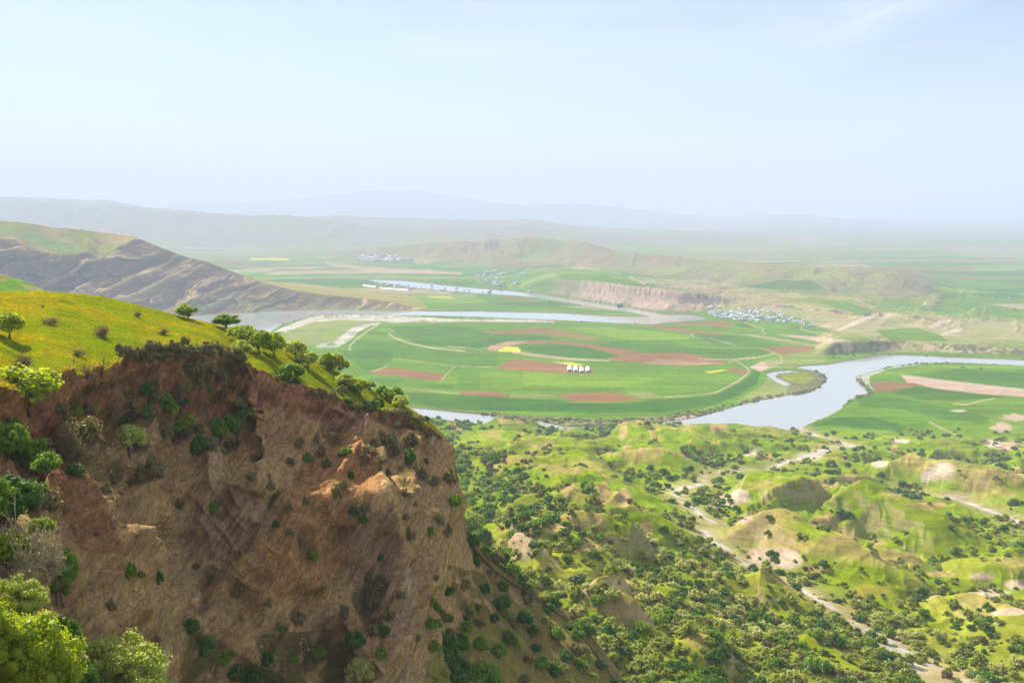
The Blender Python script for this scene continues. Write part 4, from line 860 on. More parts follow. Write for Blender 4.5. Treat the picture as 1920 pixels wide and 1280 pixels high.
# ---- trees and shrubs of the meadow and the bluff's brow: (kind, foot column, foot row, width px, height px, label)
M1 = [
 ('bright_tree',18,634,48,48,'round bright green tree at the left edge of the meadow, casting a long shadow'),
 ('mid_tree',255,566,44,36,'taller two-stemmed tree with a flat crown on the skyline of the meadow'),
 ('mid_tree',298,576,20,27,'small slim tree on the skyline, right of the flat-crowned tree'),
 ('bright_tree',350,597,32,26,'low bright green tree on the ridge, before the river shows'),
 ('bright_tree',382,601,34,26,'bushy yellow-green tree beside the low one on the meadow ridge'),
 ('mid_tree',425,616,40,27,'lone round tree on the ridge against the river water'),
 ('bright_tree',456,645,46,34,'leafy tree at the back of the clump above the bluff'),
 ('lime_tree',454,672,30,34,'small pale tree with a thin bare trunk at the turf edge'),
 ('bright_tree',486,663,44,44,'broad sunlit tree in the middle of the clump above the bluff'),
 ('bright_tree',515,667,40,42,'bright yellow-green tree at the right end of the clump'),
 ('lime_tree',556,673,32,36,'light open-crowned tree downhill of the clump'),
 ('lime_tree',576,688,34,30,'pale rounded tree leaning over the ridge slope'),
 ('mid_shrub',548,716,46,38,'dense dull green bush standing alone on the green strip above the cliff'),
 ('bright_tree',614,692,26,30,'green tree behind the pale rounded one on the ridge'),
 ('olive_shrub',634,700,34,36,'olive tree-like bush in the dark row along the ridge'),
 ('mid_tree',655,704,32,34,'dark green tree in the row along the ridge'),
 ('mid_tree',677,712,34,34,'darkest tree at the right end of the row along the ridge'),
 ('lime_tree',648,728,34,28,'pale green bush below the dark row of trees'),
 ('bright_tree',674,740,34,30,'yellow-green bush next to the pale one on the narrow turf'),
 ('olive_shrub',704,724,28,20,'low olive bush on the narrowing ridge'),
 ('olive_shrub',722,734,26,24,'brownish olive bush on the narrowing ridge'),
 ('mid_tree',738,756,30,30,'glossy green bush near the tip of the ridge'),
 ('lime_tree',750,768,26,28,'yellowish bush near the tip of the ridge'),
 ('dark_shrub',690,772,34,22,'dark green bush hanging over the pale scar'),
 ('dark_shrub',708,768,24,24,'second dark green bush over the pale scar'),
 ('dark_shrub',795,772,26,16,'dark bush beyond the ridge tip'),
 ('mid_tree',700,768,20,20,'small green bush just above the pale scar'),
 # on the bluff
 ('bright_tree',55,772,104,84,'large bright green tree at the left edge of the landslide'),
 ('lime_tree',240,855,58,66,'lime green round tree growing on the red cliff face'),
 ('bright_tree',320,788,32,40,'small bright green crown of the upper tree in the dark hollow'),
 ('bright_tree',346,812,42,40,'bright green crown of the right tree in the dark hollow'),
 ('mid_tree',322,826,52,44,'dark green tree shaded in the hollow of the cliff'),
 ('dark_shrub',372,862,34,54,'dark evergreen hugging the cliff under the hollow'),
 ('cream_shrub',455,770,46,36,'whitish flowering bush on the cliff'),
 ('mid_tree',462,790,34,30,'deep green lower half of the bush cluster on the cliff'),
 ('dark_shrub',24,800,30,26,'dark bush behind the large bright tree'),
 ('dark_shrub',420,802,14,14,'tiny dark round bush on the cliff'),
 ('lime_tree',742,800,18,12,'pale yellow tuft on the cliff brow near the pale scar'),
 ('mid_tree',60,890,70,80,'blue-green tree on the left slope beneath the large bright tree'),
 ('mid_tree',90,895,50,52,'darker tree leaning from the left slope toward the cliff'),
]
er = random.Random(77)
for _ in range(11):   # the band of bushes down the narrowing turf
    px = er.uniform(520, 800); r_ = float(np.interp(px, [520, 600, 690, 770, 800], [645, 678, 722, 764, 785])); m_ = float(np.interp(px, [520, 560, 640, 700, 775, 800], [705, 718, 748, 770, 778, 800]))
    M1.append((er.choice(['mid_shrub', 'olive_shrub', 'olive_shrub', 'dark_shrub', 'scrub_shrub', 'cream_shrub']), px, r_+(m_-r_)*er.choice([.05, .95, 1.03])+3, er.uniform(12, 22), er.uniform(10, 20), 'small bush in the loose band of scrub down the narrowing ridge'))
for i, (k, px, py, w, h, lab) in enumerate(M1):
    H = hit(px, py, 'h')
    if H is None: continue
    p = H[0]; gw = 1.28 if py < 780 and px < 800 else 1.1; wm_ = size_at(p, w)*gw; hm2 = size_at(p, h)*(1.14 if py < 780 else 1.02); p = p-Vector((0, 0, .15))
    if k.endswith('tree'): put_tree('tree' if w > 24 else 'small_tree', k, p, wm_, hm2, lab, 'tree', 'trees of the meadow and cliff', i)
    else: put_shrub('shrub', k, p, wm_, hm2, lab, 'bushes of the meadow and cliff', i)
TW = [ # bare brown shrubs: foot, size, label
 (190,632,34,26,'rounded bare brown shrub in the middle of the meadow'),(93,608,32,15,'low wide bare shrub high on the meadow'),(258,594,16,12,'tiny bare tree leaning left on the meadow'),(307,627,24,12,'low bare shrub on the right part of the meadow'),(80,576,6,6,'tiny dark shrub near the top of the meadow'),
 (150,668,26,16,'wispy shrub close to the turf edge'),(46,690,40,30,'grey-brown shrub at the lower left of the meadow'),(266,566,24,14,'bare brown bush under the flat-crowned tree'),(318,584,30,18,'bare brown bush on the skyline'),(240,672,26,26,'tall grey shrub on the corner of the turf edge'),
 (268,672,22,20,0),(290,676,26,20,0),(312,670,26,22,0),(338,664,26,18,0),(352,672,22,22,0),(372,652,20,10,0),(425,660,22,14,'brown bush left of the thin-trunked pale tree'),(440,655,16,13,0),(378,690,30,26,0),(398,706,28,26,0),(410,720,28,30,0),(420,740,24,26,0),(360,700,26,22,0),(344,734,30,20,0),(372,730,22,22,0),
 (168,710,30,26,'shrub with grey leaves drooping over the red scarp'),(100,720,28,26,0),(640,738,20,18,0),(600,742,22,18,0),(622,752,24,22,0),(655,765,22,20,0),(585,742,18,14,0),(668,775,22,22,0),(715,790,20,18,0),(760,790,24,22,0),(775,802,26,22,0),(792,812,22,18,0),(735,782,24,18,0),(805,822,18,16,0),(750,778,22,16,0),(785,792,22,16,0),(520,714,14,14,0),
 (130,860,60,70,'large dull grey-green bush in shadow on the left of the cliff'),(165,830,46,50,0),(215,785,40,36,'twiggy pale grey tree above the lime green one'),(280,900,50,44,0),(250,770,26,24,0),(285,780,24,22,0),(60,965,80,60,0),
]
fg_ = random.Random(55)
for px in range(228, 470, 9): TW.append((px+fg_.uniform(-3, 3), float(np.interp(px, [228, 300, 345, 400, 430, 470], [664, 660, 655, 662, 668, 690]))+fg_.choice([-3, 0, 3, 8, 16]), fg_.uniform(18, 30), fg_.uniform(14, 26), 0))
for i, (px, py, w, h, lab) in enumerate(TW):
    H = hit(px, py, 'h')
    if H is None: continue
    p = H[0]
    if lab: put_twig(p-Vector((0, 0, .1)), size_at(p, w), size_at(p, h)*1.1, lab, 'half-bare shrubs of the meadow and bluff' , i)
    else: put_shrub('shrub', 'scrub_shrub', p-Vector((0, 0, .3)), size_at(p, w)*1.25, size_at(p, h)*1.15, 'grey-brown half-bare shrub lining the crumbling edge of the bluff', 'grey-brown shrubs lining the bluff edge', i)
# ---- small bushes dotted over the cliff face
CB = [(505,915),(518,925),(575,862),(612,875),(605,855),(665,960),(690,955),(678,968),(565,1020),(590,1050),(600,1105),(545,1005),(520,985),(540,955),(470,900),(445,830),(720,830),(745,850),(760,925),(725,888),(775,945),(795,900),(815,905),(712,880),(760,965),(725,1000),(680,975),(610,1180),(640,1160),(520,1170),(535,1180),(445,1110),(460,1100),(300,1090),(290,1200),(740,1010),(770,1010),(806,1000),(825,985),(840,1000),(716,1050),(690,1090),(730,1160),(702,1190),(815,1140),(830,1160),(870,1100),(905,1110),(200,920),(215,905),(250,905),(280,880),(180,1000),(120,960),(232,985),(247,1075),(262,1080),(210,1140),(395,960),(500,1140),(640,910),(655,895),(630,935),(575,940),(700,1140),(850,950),(845,905),(800,870),(770,870),(340,950),(415,850),(590,830),(650,850),(480,860),(545,870),(365,1060),(560,1165),(755,1120),(780,1200),(715,1230),(820,1085),(880,1150),(950,1200)]
rs_ = random.Random(5)
for i, (px, py) in enumerate(CB):
    H = hit(px+rs_.uniform(-3, 3), py+rs_.uniform(-3, 3), 'h')
    if H is None: continue
    p = H[0]; w = rs_.uniform(14, 30); k = ['scrub_shrub', 'scrub_shrub', 'mid_shrub', 'scrub_shrub', 'scrub_shrub', 'dark_shrub', 'scrub_shrub'][i % 7]
    put_shrub('shrub', k, p-Vector((0, 0, .7)), size_at(p, w), size_at(p, w*rs_.uniform(.8, 1.5)), 'small %s bush clinging to the shaded brown cliff' % {'scrub_shrub': 'brownish', 'mid_shrub': 'green', 'dark_shrub': 'dark green'}[k], 'small %s bushes dotted over the cliff' % {'scrub_shrub': 'brownish', 'mid_shrub': 'green', 'dark_shrub': 'dark green'}[k], i)
hr2 = random.Random(12)
for i in range(46):
    px, py = (hr2.uniform(110, 440), hr2.uniform(725, 900)) if i < 38 else (hr2.uniform(560, 840), hr2.uniform(800, 900))
    H = hit(px, py, 'h')
    if H is None: continue
    p = H[0]; w = hr2.uniform(18, 46); k = hr2.choice(['scrub', 'scrub', 'scrub', 'mid', 'dark']); nmk = {'scrub': 'grey-brown', 'mid': 'green', 'dark': 'dark green'}[k]
    put_shrub('shrub', k+'_shrub', p-Vector((0, 0, .5)), size_at(p, w), size_at(p, w*hr2.uniform(.6, 1.1)), nmk+' bush tangled in the shaded upper hollow of the cliff', nmk+' bushes in the upper hollow of the cliff', i)
# ---- evergreens in the shade below the cliff and on its right flank
DK = [(360,1185,40,34),(385,1225,46,40),(415,1245,36,34),(445,1270,44,40),(480,1275,40,34),(595,1235,36,34),(665,1215,44,40),(675,1275,60,52),(880,990,34,26),(885,1025,40,30),(905,1015,40,30),(915,1045,34,26),(940,1060,44,34),(890,1060,24,22),(960,1080,40,34),(935,1040,28,24),(840,1225,56,44),(900,1220,36,34),(860,1280,80,50),(955,1210,36,34),(905,1275,60,44),(980,1170,40,34),(1000,1190,26,24),(245,1085,22,44),(340,1140,0,0),(1030,1150,30,24),(1045,1200,32,30),(720,1190,26,24),(840,1165,24,20),(990,1115,36,30),(1020,1100,30,26),(500,1245,34,30),(550,1240,20,18),(250,1270,30,30)]
for i, (px, py, w, h) in enumerate(DK):
    if not w: continue
    H = hit(px, py, 'gh')
    if H is None: continue
    p = H[0]; k = 'cream_shrub' if (px, py) == (675, 1275) else ('mid_shrub' if i % 3 == 2 else 'dark_shrub')
    reg = 'at the shaded foot of the cliff' if px < 780 else ('hugging the right flank of the cliff' if py < 1100 else 'on the dry slope right of the cliff foot')
    put_shrub('shrub', k, p-Vector((0, 0, .3)), size_at(p, w), size_at(p, h), ('pale flowering bush at the shaded foot of the cliff' if k[0] == 'c' else 'dense %s evergreen bush %s' % ('dark' if k[0] == 'd' else 'mid green', reg)), 'bushes '+reg, i)

# ---- shrubs on the dry sunlit slope right of the cliff
fr_ = random.Random(8)
for i in range(125):
    t = fr_.random(); px = 880+330*t+fr_.uniform(-20, 60); py = 985+300*t+fr_.uniform(-25, 60)*(1 if t < .5 else 1.0)
    if i > 60: px, py = fr_.uniform(800, 1130), fr_.uniform(1110, 1290)
    H = hit(px, py, 'gh')
    if H is None or H[3] != 'h': continue
    p = H[0]; w = fr_.uniform(18, 38); k = fr_.choice(['dark', 'dark', 'mid', 'olive', 'scrub'])
    put_shrub('shrub', k+'_shrub', p-Vector((0, 0, .3)), size_at(p, w), size_at(p, w*.75), '%s shrub on the dry slope falling away right of the cliff' % {'dark': 'dark green', 'mid': 'mid green', 'olive': 'olive', 'scrub': 'brownish half-bare'}[k], '%s shrubs on the dry slope right of the cliff' % {'dark': 'dark green', 'mid': 'mid green', 'olive': 'olive', 'scrub': 'brownish half-bare'}[k], i)

# ---- scrub over the rolling hills: sites by ground area, thicker in the hollows and near the bottom
DENS = [((900,1300),(990,1280),1.0), ((1180,1500),(1080,1280),1.0), ((1400,1650),(1130,1280),.7)]
def dens(px, py, lo, st_):
    d = .035+.5*lo*lo
    d += 1.0*sstep(980, 1120, py)*sstep(1560, 1330, px) if False else 0
    a = 1/(1+math.exp(-(py-1048-(px-1000)*.17)/34)); d += .9*a
    b = math.exp(-((px-930-(py-880)*1.0)/80)**2)*(1 if 850 < py < 1060 else 0); d += .55*b
    if px > 1400 and py < 1150: d *= .65
    if px > 1500 and py > 1130: d *= .7
    if py < 880: d *= .5+.5*lo
    if px > 1330 and py < 850: d *= .35
    return d*(.15+.85*min(1, (st_/9)**2))
rr_ = random.Random(21); cand = []
lowm = (1-I['rt'])*np.clip(1.15-I['big'], 0, 1); gi_y = lambda y: int(np.clip(np.searchsorted(Yr, y), 0, len(Yr)-1)); gi_a = lambda a: int(np.clip(np.searchsorted(A_, a), 0, len(A_)-1))
NT = 85000
for _ in range(NT):
    y = math.sqrt(rr_.uniform(215**2, 1420**2)); a = rr_.uniform(-.14, .56); x = a*y
    iy, ia = gi_y(y), gi_a(a); z = GZ[iy, ia]
    if y > 1240 and z < 3: continue
    px, py = float(PX[iy, ia]), float(PY[iy, ia])
    if px < 800 or px > 1990 or py > 1330 or GZ[iy, ia] < -1: continue
    lo = float(lowm[iy, ia]); lo = sstep(.30, .85, lo+.25*float(n1[iy, ia]))
    if rr_.random() > dens(px, py, lo, float(I['st'][iy, ia]))*min(1, (430/y)**1.25+.1)*.66: continue
    v = Vector((x, y, z+1.2)); d = v-CAMV; Ld = d.length; dn = d.normalized()
    b = False
    for k in 'gh':
        h = TREES[k].ray_cast(CAMV, dn, Ld-3)
        if h[0] is not None and (Ld-h[3]) > 4: b = True; break
    if b: continue
    cand.append((x, y, z, px, py, lo))
taken = {}; sites = []
for c in cand:
    x, y = c[0], c[1]; wv = rr_.choice([1.3, 1.8, 2.4, 3.0, 3.8, 4.6, 5.4, 6.4]); wv *= (1.0 if c[4] < 1000 else .92)*(1+.25*(y > 700))
    key = (int(x//3), int(y//3)); ok = True
    for dx in (-1, 0, 1):
        for dy in (-1, 0, 1):
            for (xx, yy, ww) in taken.get((key[0]+dx, key[1]+dy), ()):
                if math.hypot(xx-x, yy-y) < (ww+wv)*.24: ok = False
    if not ok: continue
    taken.setdefault(key, []).append((x, y, wv)); sites.append((wv/y*F, wv, c))
sites.sort(key=lambda s: -s[0]); print('shrub sites', len(sites))
def region(px, py):
    if py > 1040+(px-1250)*.50 and px < 1560: return 'in the thicket at the bottom of the valley' if py > 1150 else 'in the thicket below the rocky knolls'
    if px < 1050 and py < 1060: return 'on the steep slope beside the cliff'
    if px < 1300: return 'on the green ridges left of the dry streambed'
    if px > 1560 and py > 1120: return 'on the grassy slope at the lower right'
    if px > 1560: return 'dotted over the green hillside at the right'
    return 'on the hills just right of the dry streambed'
NI = 298-sum(o.name.startswith('shrub') for o in D.objects); far_acc = []
for i, (sp, wv, (x, y, z, px, py, lo)) in enumerate(sites):
    rv = rr_.random(); pk = vnoise(x/45, y/45, seed=130)
    if py > 1000: k = 'olive' if rv+pk*.35 < .42 else ('cream' if rv < .58 else ('dark' if rv < .86 else ('mid' if rv < .94 else 'twig')))
    else: k = 'dark' if rv < .44 else ('olive' if rv < .72 else ('mid' if rv < .84 else 'twig'))
    if k in ('twig',): wv *= .75
    hv_ = wv*rr_.uniform(.55, .85)
    if i < NI:
        kk = {'twig': 'scrub'}.get(k, k); sz = 'large' if wv > 4.3 else ('small' if wv < 2.7 else 'medium'); nm_ = {'dark': 'dark green evergreen', 'olive': 'olive green', 'cream': 'pale cream-flowered', 'mid': 'mid green', 'scrub': 'brown half-bare'}[kk]; rg = region(px, py)
        o = put_shrub('shrub', kk+'_shrub', (x, y, z-.25), wv*1.12, hv_*1.1, '%s rounded %s shrub %s' % (sz, nm_, rg), '%s %s shrubs %s' % (sz, nm_, rg), i)
    else: far_acc.append((k, x, y, z, wv*1.15, hv_*1.1, px > 1300))
    for _ in range(rr_.choice([0, 0, 1, 2, 3])):
        an = rr_.random()*6.28; r2 = wv*rr_.uniform(.45, .8); w2 = wv*rr_.uniform(.25, .6); x2, y2 = x+math.cos(an)*r2, y+math.sin(an)*r2; zz2 = drop(x2, y2)
        if zz2: far_acc.append((rr_.choice([k, k, 'twig', 'olive', 'dark']), x2, y2, zz2[0].z, w2*1.15, w2*rr_.uniform(.5, .9), px > 1300))
def merge(items, nm, mat, kind, label, cat):
    Vs, Fs, Ts = [], [], []; b = 0
    for j, (k, x, y, z, w_, h_, _) in enumerate(items):
        _, cen, V, Fq, T = PROTO[k+('_med' if w_/y*F > 9 and k != 'scrub' else '_far')][j % 3]; an = rr_.random()*6.28; ca, sa = math.cos(an)*w_/2, math.sin(an)*w_/2
        Q = np.stack([V[:, 0]*ca-V[:, 1]*sa+x, V[:, 0]*sa+V[:, 1]*ca+y, V[:, 2]*h_/1.15+z-.2], -1)
        Vs.append(Q); Fs.append(Fq+b); b += len(V); Ts.append(np.clip(T+rr_.uniform(-.25, .25), 0, 1))
    if Vs: link(nm, mesh_crown(nm, np.vstack(Vs), np.vstack(Fs), np.concatenate(Ts), mat), None, None, label, cat, None, kind)
for k, lb in (('dark', 'dark green distant scrub scattered over the rolling hills'), ('olive', 'olive distant scrub scattered over the rolling hills'), ('cream', 'cream-flowered distant scrub on the hills'), ('mid', 'mid green distant scrub on the rolling hills'), ('twig', 'brown bare low scrub on the rolling hills')):
    merge([f for f in far_acc if f[0] == k], k+'_shrubbery', LM[k], 'stuff', lb, 'scrub')

# ---- the tall trees close by at the lower left
proto_crown('lime_big', 2, 120, 100, .024, rz=.85, zc=.95, cr=.22); proto_crown('bright_big', 2, 120, 100, .024, rz=.85, zc=.95, cr=.22); proto_crown('mid_big', 1, 110, 90, .026, rz=.85, zc=.95, cr=.24); proto_crown('dark_big', 1, 90, 80, .028, rz=.8, zc=.9, cr=.25)
FG = [('lime_big',228,1390,210,225,'big pale lime tree at the bottom edge, next to the brown landslide'),('lime_big',300,1420,120,190,'pale lime tree top just showing at the bottom edge, right of the big lime one'),
 ('bright_big',62,1370,180,260,'broad yellow-green tree filling the bottom left corner'),('bright_big',-20,1300,150,220,'tree with sunlit leaves cut by the left edge of the photo'),
 ('mid_big',112,1135,82,135,'dark-sided green tree with bright top beside the bare branching one'),('lime_big',30,1190,110,130,'low pale green tree under the bare branching one'),
 ('dark_big',128,1240,70,100,'dark shaded tree between the two big leafy ones'),('dark_big',150,1320,80,110,'dark tree in the shadow behind the big lime one'),
 ('dark_big',30,990,120,110,'dark green tree low on the left slope'),('mid_big',16,868,80,90,'light green tree at the left edge below the large bright one'),('bright_big',78,1010,50,50,'small green tree on the spur of the left slope'),
 ('dark_big',60,955,70,70,'dark green tree under the light green one at the left edge'),('mid_big',-10,1000,90,120,'mid green tree cut by the left edge, low on the slope'),('bright_big',128,1075,44,46,'small sunny tree right of the bare branching one'),
 ('mid_big',96,1290,70,110,'green tree between the corner tree and the big lime one'),('bright_big',170,1460,150,200,'lime green tree low at the bottom edge, left of the big lime one'),
 ('bright_big',10,1080,90,100,'yellow-green tree behind the bare branching one')]
for i, (k, px, py, w, h, lab) in enumerate(FG):
    H = hit(px, py, 'h')
    p = H[0] if H else Vector(at(px, py, 40.0))
    put_tree('tree', k, p-Vector((0, 0, .2)), size_at(p, w), size_at(p, h), lab, 'tree', 'trees close by at the lower left', i)
for i, (px, py, w, h, lab) in enumerate([(48,1110,130,165,'pale bare branching tree at the left edge, with few leaves'),(85,1090,90,110,'smaller bare branching tree leaning right of the larger pale one')]):
    H = hit(px, py, 'h'); p = H[0]; V, Fq, tips = twig_geo(np.random.default_rng(900+i), 12, 10, 8, .02, 1.0, 1.1, .9)
    e = D.objects.new('bare_tree', None); COL.objects.link(e); e.location = p; ww = size_at(p, w); e.scale = (ww/1.8, ww/1.8, size_at(p, h)/1.3); tag(e, lab, 'tree')
    m = mk_mesh('branches', V, Fq, False); m.materials.append(bark_mat('pale_bark', srgb(190, 172, 140))); link('branches', m, None, e)
    c = tips[np.random.default_rng(5).permutation(len(tips))[:700]]; rng = np.random.default_rng(6); nrm = rng.normal(size=c.shape); nrm /= np.linalg.norm(nrm, axis=1, keepdims=True); t1 = np.cross(nrm, rng.normal(size=c.shape)); t1 /= np.linalg.norm(t1, axis=1, keepdims=True); t2 = np.cross(nrm, t1); sz = .022
    q = np.stack([c-t1*sz, c-t2*sz*.6, c+t1*sz, c+t2*sz*.6], 1).reshape(-1, 3); link('foliage', mesh_crown('young_leaves', q, np.arange(len(q)).reshape(-1, 4), np.repeat(rng.random(len(c)), 4), LM['lime']), None, e)

# ---- tufts of grass on the meadow
gr_ = np.random.default_rng(31); nT = 8000; ri = gr_.integers(r_rim, r_ridge, nT); ci_ = gr_.integers(int(.02*NX), int(.8*NX), nT); base = HG[ri, ci_]+gr_.normal(size=(nT, 3))*np.array([.25, .25, 0]); base[:, 2] -= .05
edge = gr_.integers(int(.1*NX), int(.78*NX), 2600); base[:2600] = HG[r_rim+gr_.integers(-1, 3, 2600), edge]
hh = gr_.uniform(.08, .3, nT); hh[:2600] = gr_.uniform(.1, .35, 2600); V = []; 
for kq in range(3):
    an = gr_.uniform(0, 6.28, nT); dx = np.stack([np.cos(an), np.sin(an), 0*an], -1); tip = base+np.stack([np.cos(an*3)*.5, np.sin(an*3)*.5, np.ones(nT)], -1)*hh[:, None]
    V.append(np.stack([base-dx*hh[:, None]*.35, base+dx*hh[:, None]*.35, tip+dx*.02, tip-dx*.02], 1))
V = np.concatenate(V).reshape(-1, 3); tn = np.tile(gr_.random(nT), 3)
LM['grass'] = leaf_mat('grass_blades', srgb(150, 156, 14), srgb(226, 190, 50), .5)
link('meadow_grass', mesh_crown('meadow_grass', V, np.arange(len(V)).reshape(-1, 4), np.repeat(tn, 4), LM['grass']), None, None, 'tufts of yellow-green grass over the sunny meadow', 'grass', None, 'stuff')

# ---- loose stones on the bluff
st_r = np.random.default_rng(41); nS = 7000; ri = st_r.integers(off[1], off[5], nS); cj = st_r.integers(int(.1*NX), int(.95*NX), nS); ks = fbm(HG[ri, cj, 0]/7, HG[ri, cj, 1]/7, HG[ri, cj, 2]/7, o=3, seed=140) > -.05; pb = HG[ri, cj][ks]
sz = .05+.26*st_r.random(len(pb))**5+.07*st_r.random(len(pb)); oc = np.array([[1, 0, 0], [0, 1, 0], [-1, 0, 0], [0, -1, 0], [0, 0, 1], [0, 0, -1]], float); V = pb[:, None]+(oc[None]+st_r.normal(size=(len(pb), 6, 3))*.3)*sz[:, None, None]
fo = np.array([[0, 1, 4, 4], [1, 2, 4, 4], [2, 3, 4, 4], [3, 0, 4, 4], [1, 0, 5, 5], [2, 1, 5, 5], [3, 2, 5, 5], [0, 3, 5, 5]])[:, :3]
Fs = (fo[None]+np.arange(len(pb))[:, None, None]*6).reshape(-1, 3); m_st, nt, out = newmat('loose_stone'); b_ = N(nt, 'ShaderNodeBsdfPrincipled', Roughness=.9); a_ = N(nt, 'ShaderNodeAttribute', attribute_name='tint'); nt.links.new(mix(nt, a_.outputs['Fac'], tuple(srgb(140, 108, 76)), tuple(srgb(200, 164, 118))), b_.inputs['Base Color']); nt.links.new(b_.outputs[0], out.inputs[0])
link('gravel', mesh_crown('gravel', V.reshape(-1, 3), Fs, np.repeat(st_r.random(len(pb)), 6), m_st), None, None, 'loose stones and rubble lying over the brown bluff', 'rubble', None, 'stuff')

# ---- reeds and scrub along the river banks
bk_ = random.Random(91); items = []
BK = [([(905,778),(1000,786),(1130,791),(1200,787),(1240,784),(1330,771),(1400,752),(1500,738),(1560,728)], 330, 6), ([(1500,737),(1545,724),(1549,706),(1530,696)], 60, 4), ([(1606,704),(1608,712),(1622,722),(1632,736)], 60, 5), ([(1634,738),(1600,745),(1580,760),(1550,778),(1520,792)], 90, 4),
      ([(1650,692),(1700,683),(1800,679),(1920,683)], 60, 3), ([(1560,668),(1640,664),(1800,668)], 40, 3), ([(470,626),(530,607),(600,592),(700,591)], 60, 2), ([(1000,600),(1150,606),(1250,604)], 30, 2)]
for pts, n_, sp_ in BK:
    P_ = np.array(pts, float); s_ = np.concatenate([[0], np.cumsum(np.hypot(*np.diff(P_, axis=0).T))]); s_ /= s_[-1]
    for _ in range(n_):
        t = bk_.random(); px = float(np.interp(t, s_, P_[:, 0]))+bk_.gauss(0, 2); py = float(np.interp(t, s_, P_[:, 1]))+bk_.gauss(0, sp_*.4)
        H = hit(px, py, 'gp')
        if H is None or H[0].z < -1.2 or H[0].y < 1200: continue
        w_ = bk_.uniform(3, 8); items.append((bk_.choice(['scrub', 'twig', 'olive', 'scrub']), H[0].x, H[0].y, H[0].z, w_, w_*bk_.uniform(.3, .5), 0))
merge([f for f in items if f[0] != 'olive'], 'river_bank_reeds', LM['scrub'], 'stuff', 'brown reeds and scrub fringing the river banks', 'reeds'); merge([f for f in items if f[0] == 'olive'], 'river_bank_bushes', LM['olive'], 'stuff', 'olive bushes fringing the river banks', 'scrub')
# ============================================================ BUILT THINGS
def flatmat(name, c, rough=.7, trans=0):
    m, nt, out = newmat(name); b = N(nt, 'ShaderNodeBsdfPrincipled', Roughness=rough); tcn = N(nt, 'ShaderNodeTexCoord')
    v = mapr(nt, noise_n(nt, tcn.outputs['Object'], 1.2, 4), .3, .7, .85, 1.1); cc = N(nt, 'ShaderNodeCombineColor')
    for i in range(3): nt.links.new(v, cc.inputs[i])
    nt.links.new(mix(nt, 1.0, tuple(c), cc.outputs[0], 'MULTIPLY'), b.inputs['Base Color']); nt.links.new(b.outputs[0], out.inputs[0]); return m
def box(V, Fq, Mi, x0, x1, y0, y1, z0, z1, mi=0):
    b = len(V); V += [(x0, y0, z0), (x1, y0, z0), (x1, y1, z0), (x0, y1, z0), (x0, y0, z1), (x1, y0, z1), (x1, y1, z1), (x0, y1, z1)]
    for f in ((0, 3, 2, 1), (4, 5, 6, 7), (0, 1, 5, 4), (1, 2, 6, 5), (2, 3, 7, 6), (3, 0, 4, 7)): Fq.append([b+i for i in f]); Mi.append(mi)
WALLS = [flatmat('plaster_white', srgb(212, 208, 200)), flatmat('plaster_grey', srgb(190, 186, 180)), flatmat('mud_wall', srgb(186, 164, 138)), flatmat('plaster_blue', srgb(204, 210, 212))]
ROOFS = [flatmat('roof_tin', srgb(214, 218, 222), .5), flatmat('roof_blue', srgb(158, 174, 186), .5), flatmat('roof_mud', srgb(176, 158, 136)), flatmat('roof_grey', srgb(150, 150, 150))]
GLASS = flatmat('dark_window', srgb(52, 56, 62), .3)
def house_mesh(i):
    V, Fq, Mi = [], [], []; a, b, h = [(5, 3.6, 3.2), (4, 4, 3.4), (7, 3.6, 3.0), (3.6, 3, 5.8), (6, 4.5, 3.3), (4.4, 3.2, 2.8)][i]
    box(V, Fq, Mi, -a, a, -b, b, -1.5, h, 0)
    if i % 2 == 0: box(V, Fq, Mi, -a-.3, a+.3, -b-.3, b+.3, h+.003, h+.25, 1)
    else:
        n = len(V); V += [(-a-.3, -b-.3, h), (a+.3, -b-.3, h), (a+.3, b+.3, h), (-a-.3, b+.3, h), (-a-.3, 0, h+1.6), (a+.3, 0, h+1.6)]
        for f in ((0, 1, 5, 4), (2, 3, 4, 5), (0, 4, 3, 3), (1, 2, 5, 5)): Fq.append([n+k for k in f]); Mi.append(1)
    for wx_ in (-.55, 0, .55): box(V, Fq, Mi, a*wx_-.5, a*wx_+.5, -b-.05, -b+.05, 1.0, 2.3, 2)
    me = mk_mesh('house', np.array(V, float), np.array([f if len(set(f)) == 4 else f for f in Fq]), False); me.validate()
    for m in (WALLS[(i*3) % 4 if i != 3 else 0], ROOFS[i % 4], GLASS): me.materials.append(m)
    if len(me.polygons) == len(Mi): me.polygons.foreach_set('material_index', Mi)
    return me
HM = [house_mesh(i) for i in range(6)]
hr = random.Random(3)
def village(n, poly, lab, grp, sc=1.0, minpx=2.2, dark=0):
    xs_ = [p[0] for p in poly]; ys_ = [p[1] for p in poly]; put = []; k = 0
    for _ in range(6000):
        if k >= n: break
        px, py = hr.uniform(min(xs_), max(xs_)), hr.uniform(min(ys_), max(ys_))
        if not bool(inpoly(np.array([px]), np.array([py]), poly)[0]): continue
        H = hit(px, py, 'gp')
        if H is None or H[0].z < -.5: continue
        p = H[0]; s = sc*hr.uniform(.75, 1.3)
        if any(abs(p.x-q.x) < 9*sc and abs(p.y-q.y) < 9*sc for q in put): continue
        put.append(p); o = link('house', HM[hr.randrange(6)], None, None, lab, 'house', grp); o.location = p; o.scale = (s, s, s*hr.uniform(.9, 1.3)); o.rotation_euler = (0, 0, hr.choice([0, .2, -.25, 1.5, .6])+hr.uniform(-.1, .1)); k += 1
village(140, [(1318,587),(1345,583),(1400,581),(1440,584),(1478,592),(1492,604),(1470,604),(1400,603),(1345,596)], 'little pale house packed in the village beneath the pale escarpment, right of the river', 'houses of the village right of the river', 1.0)
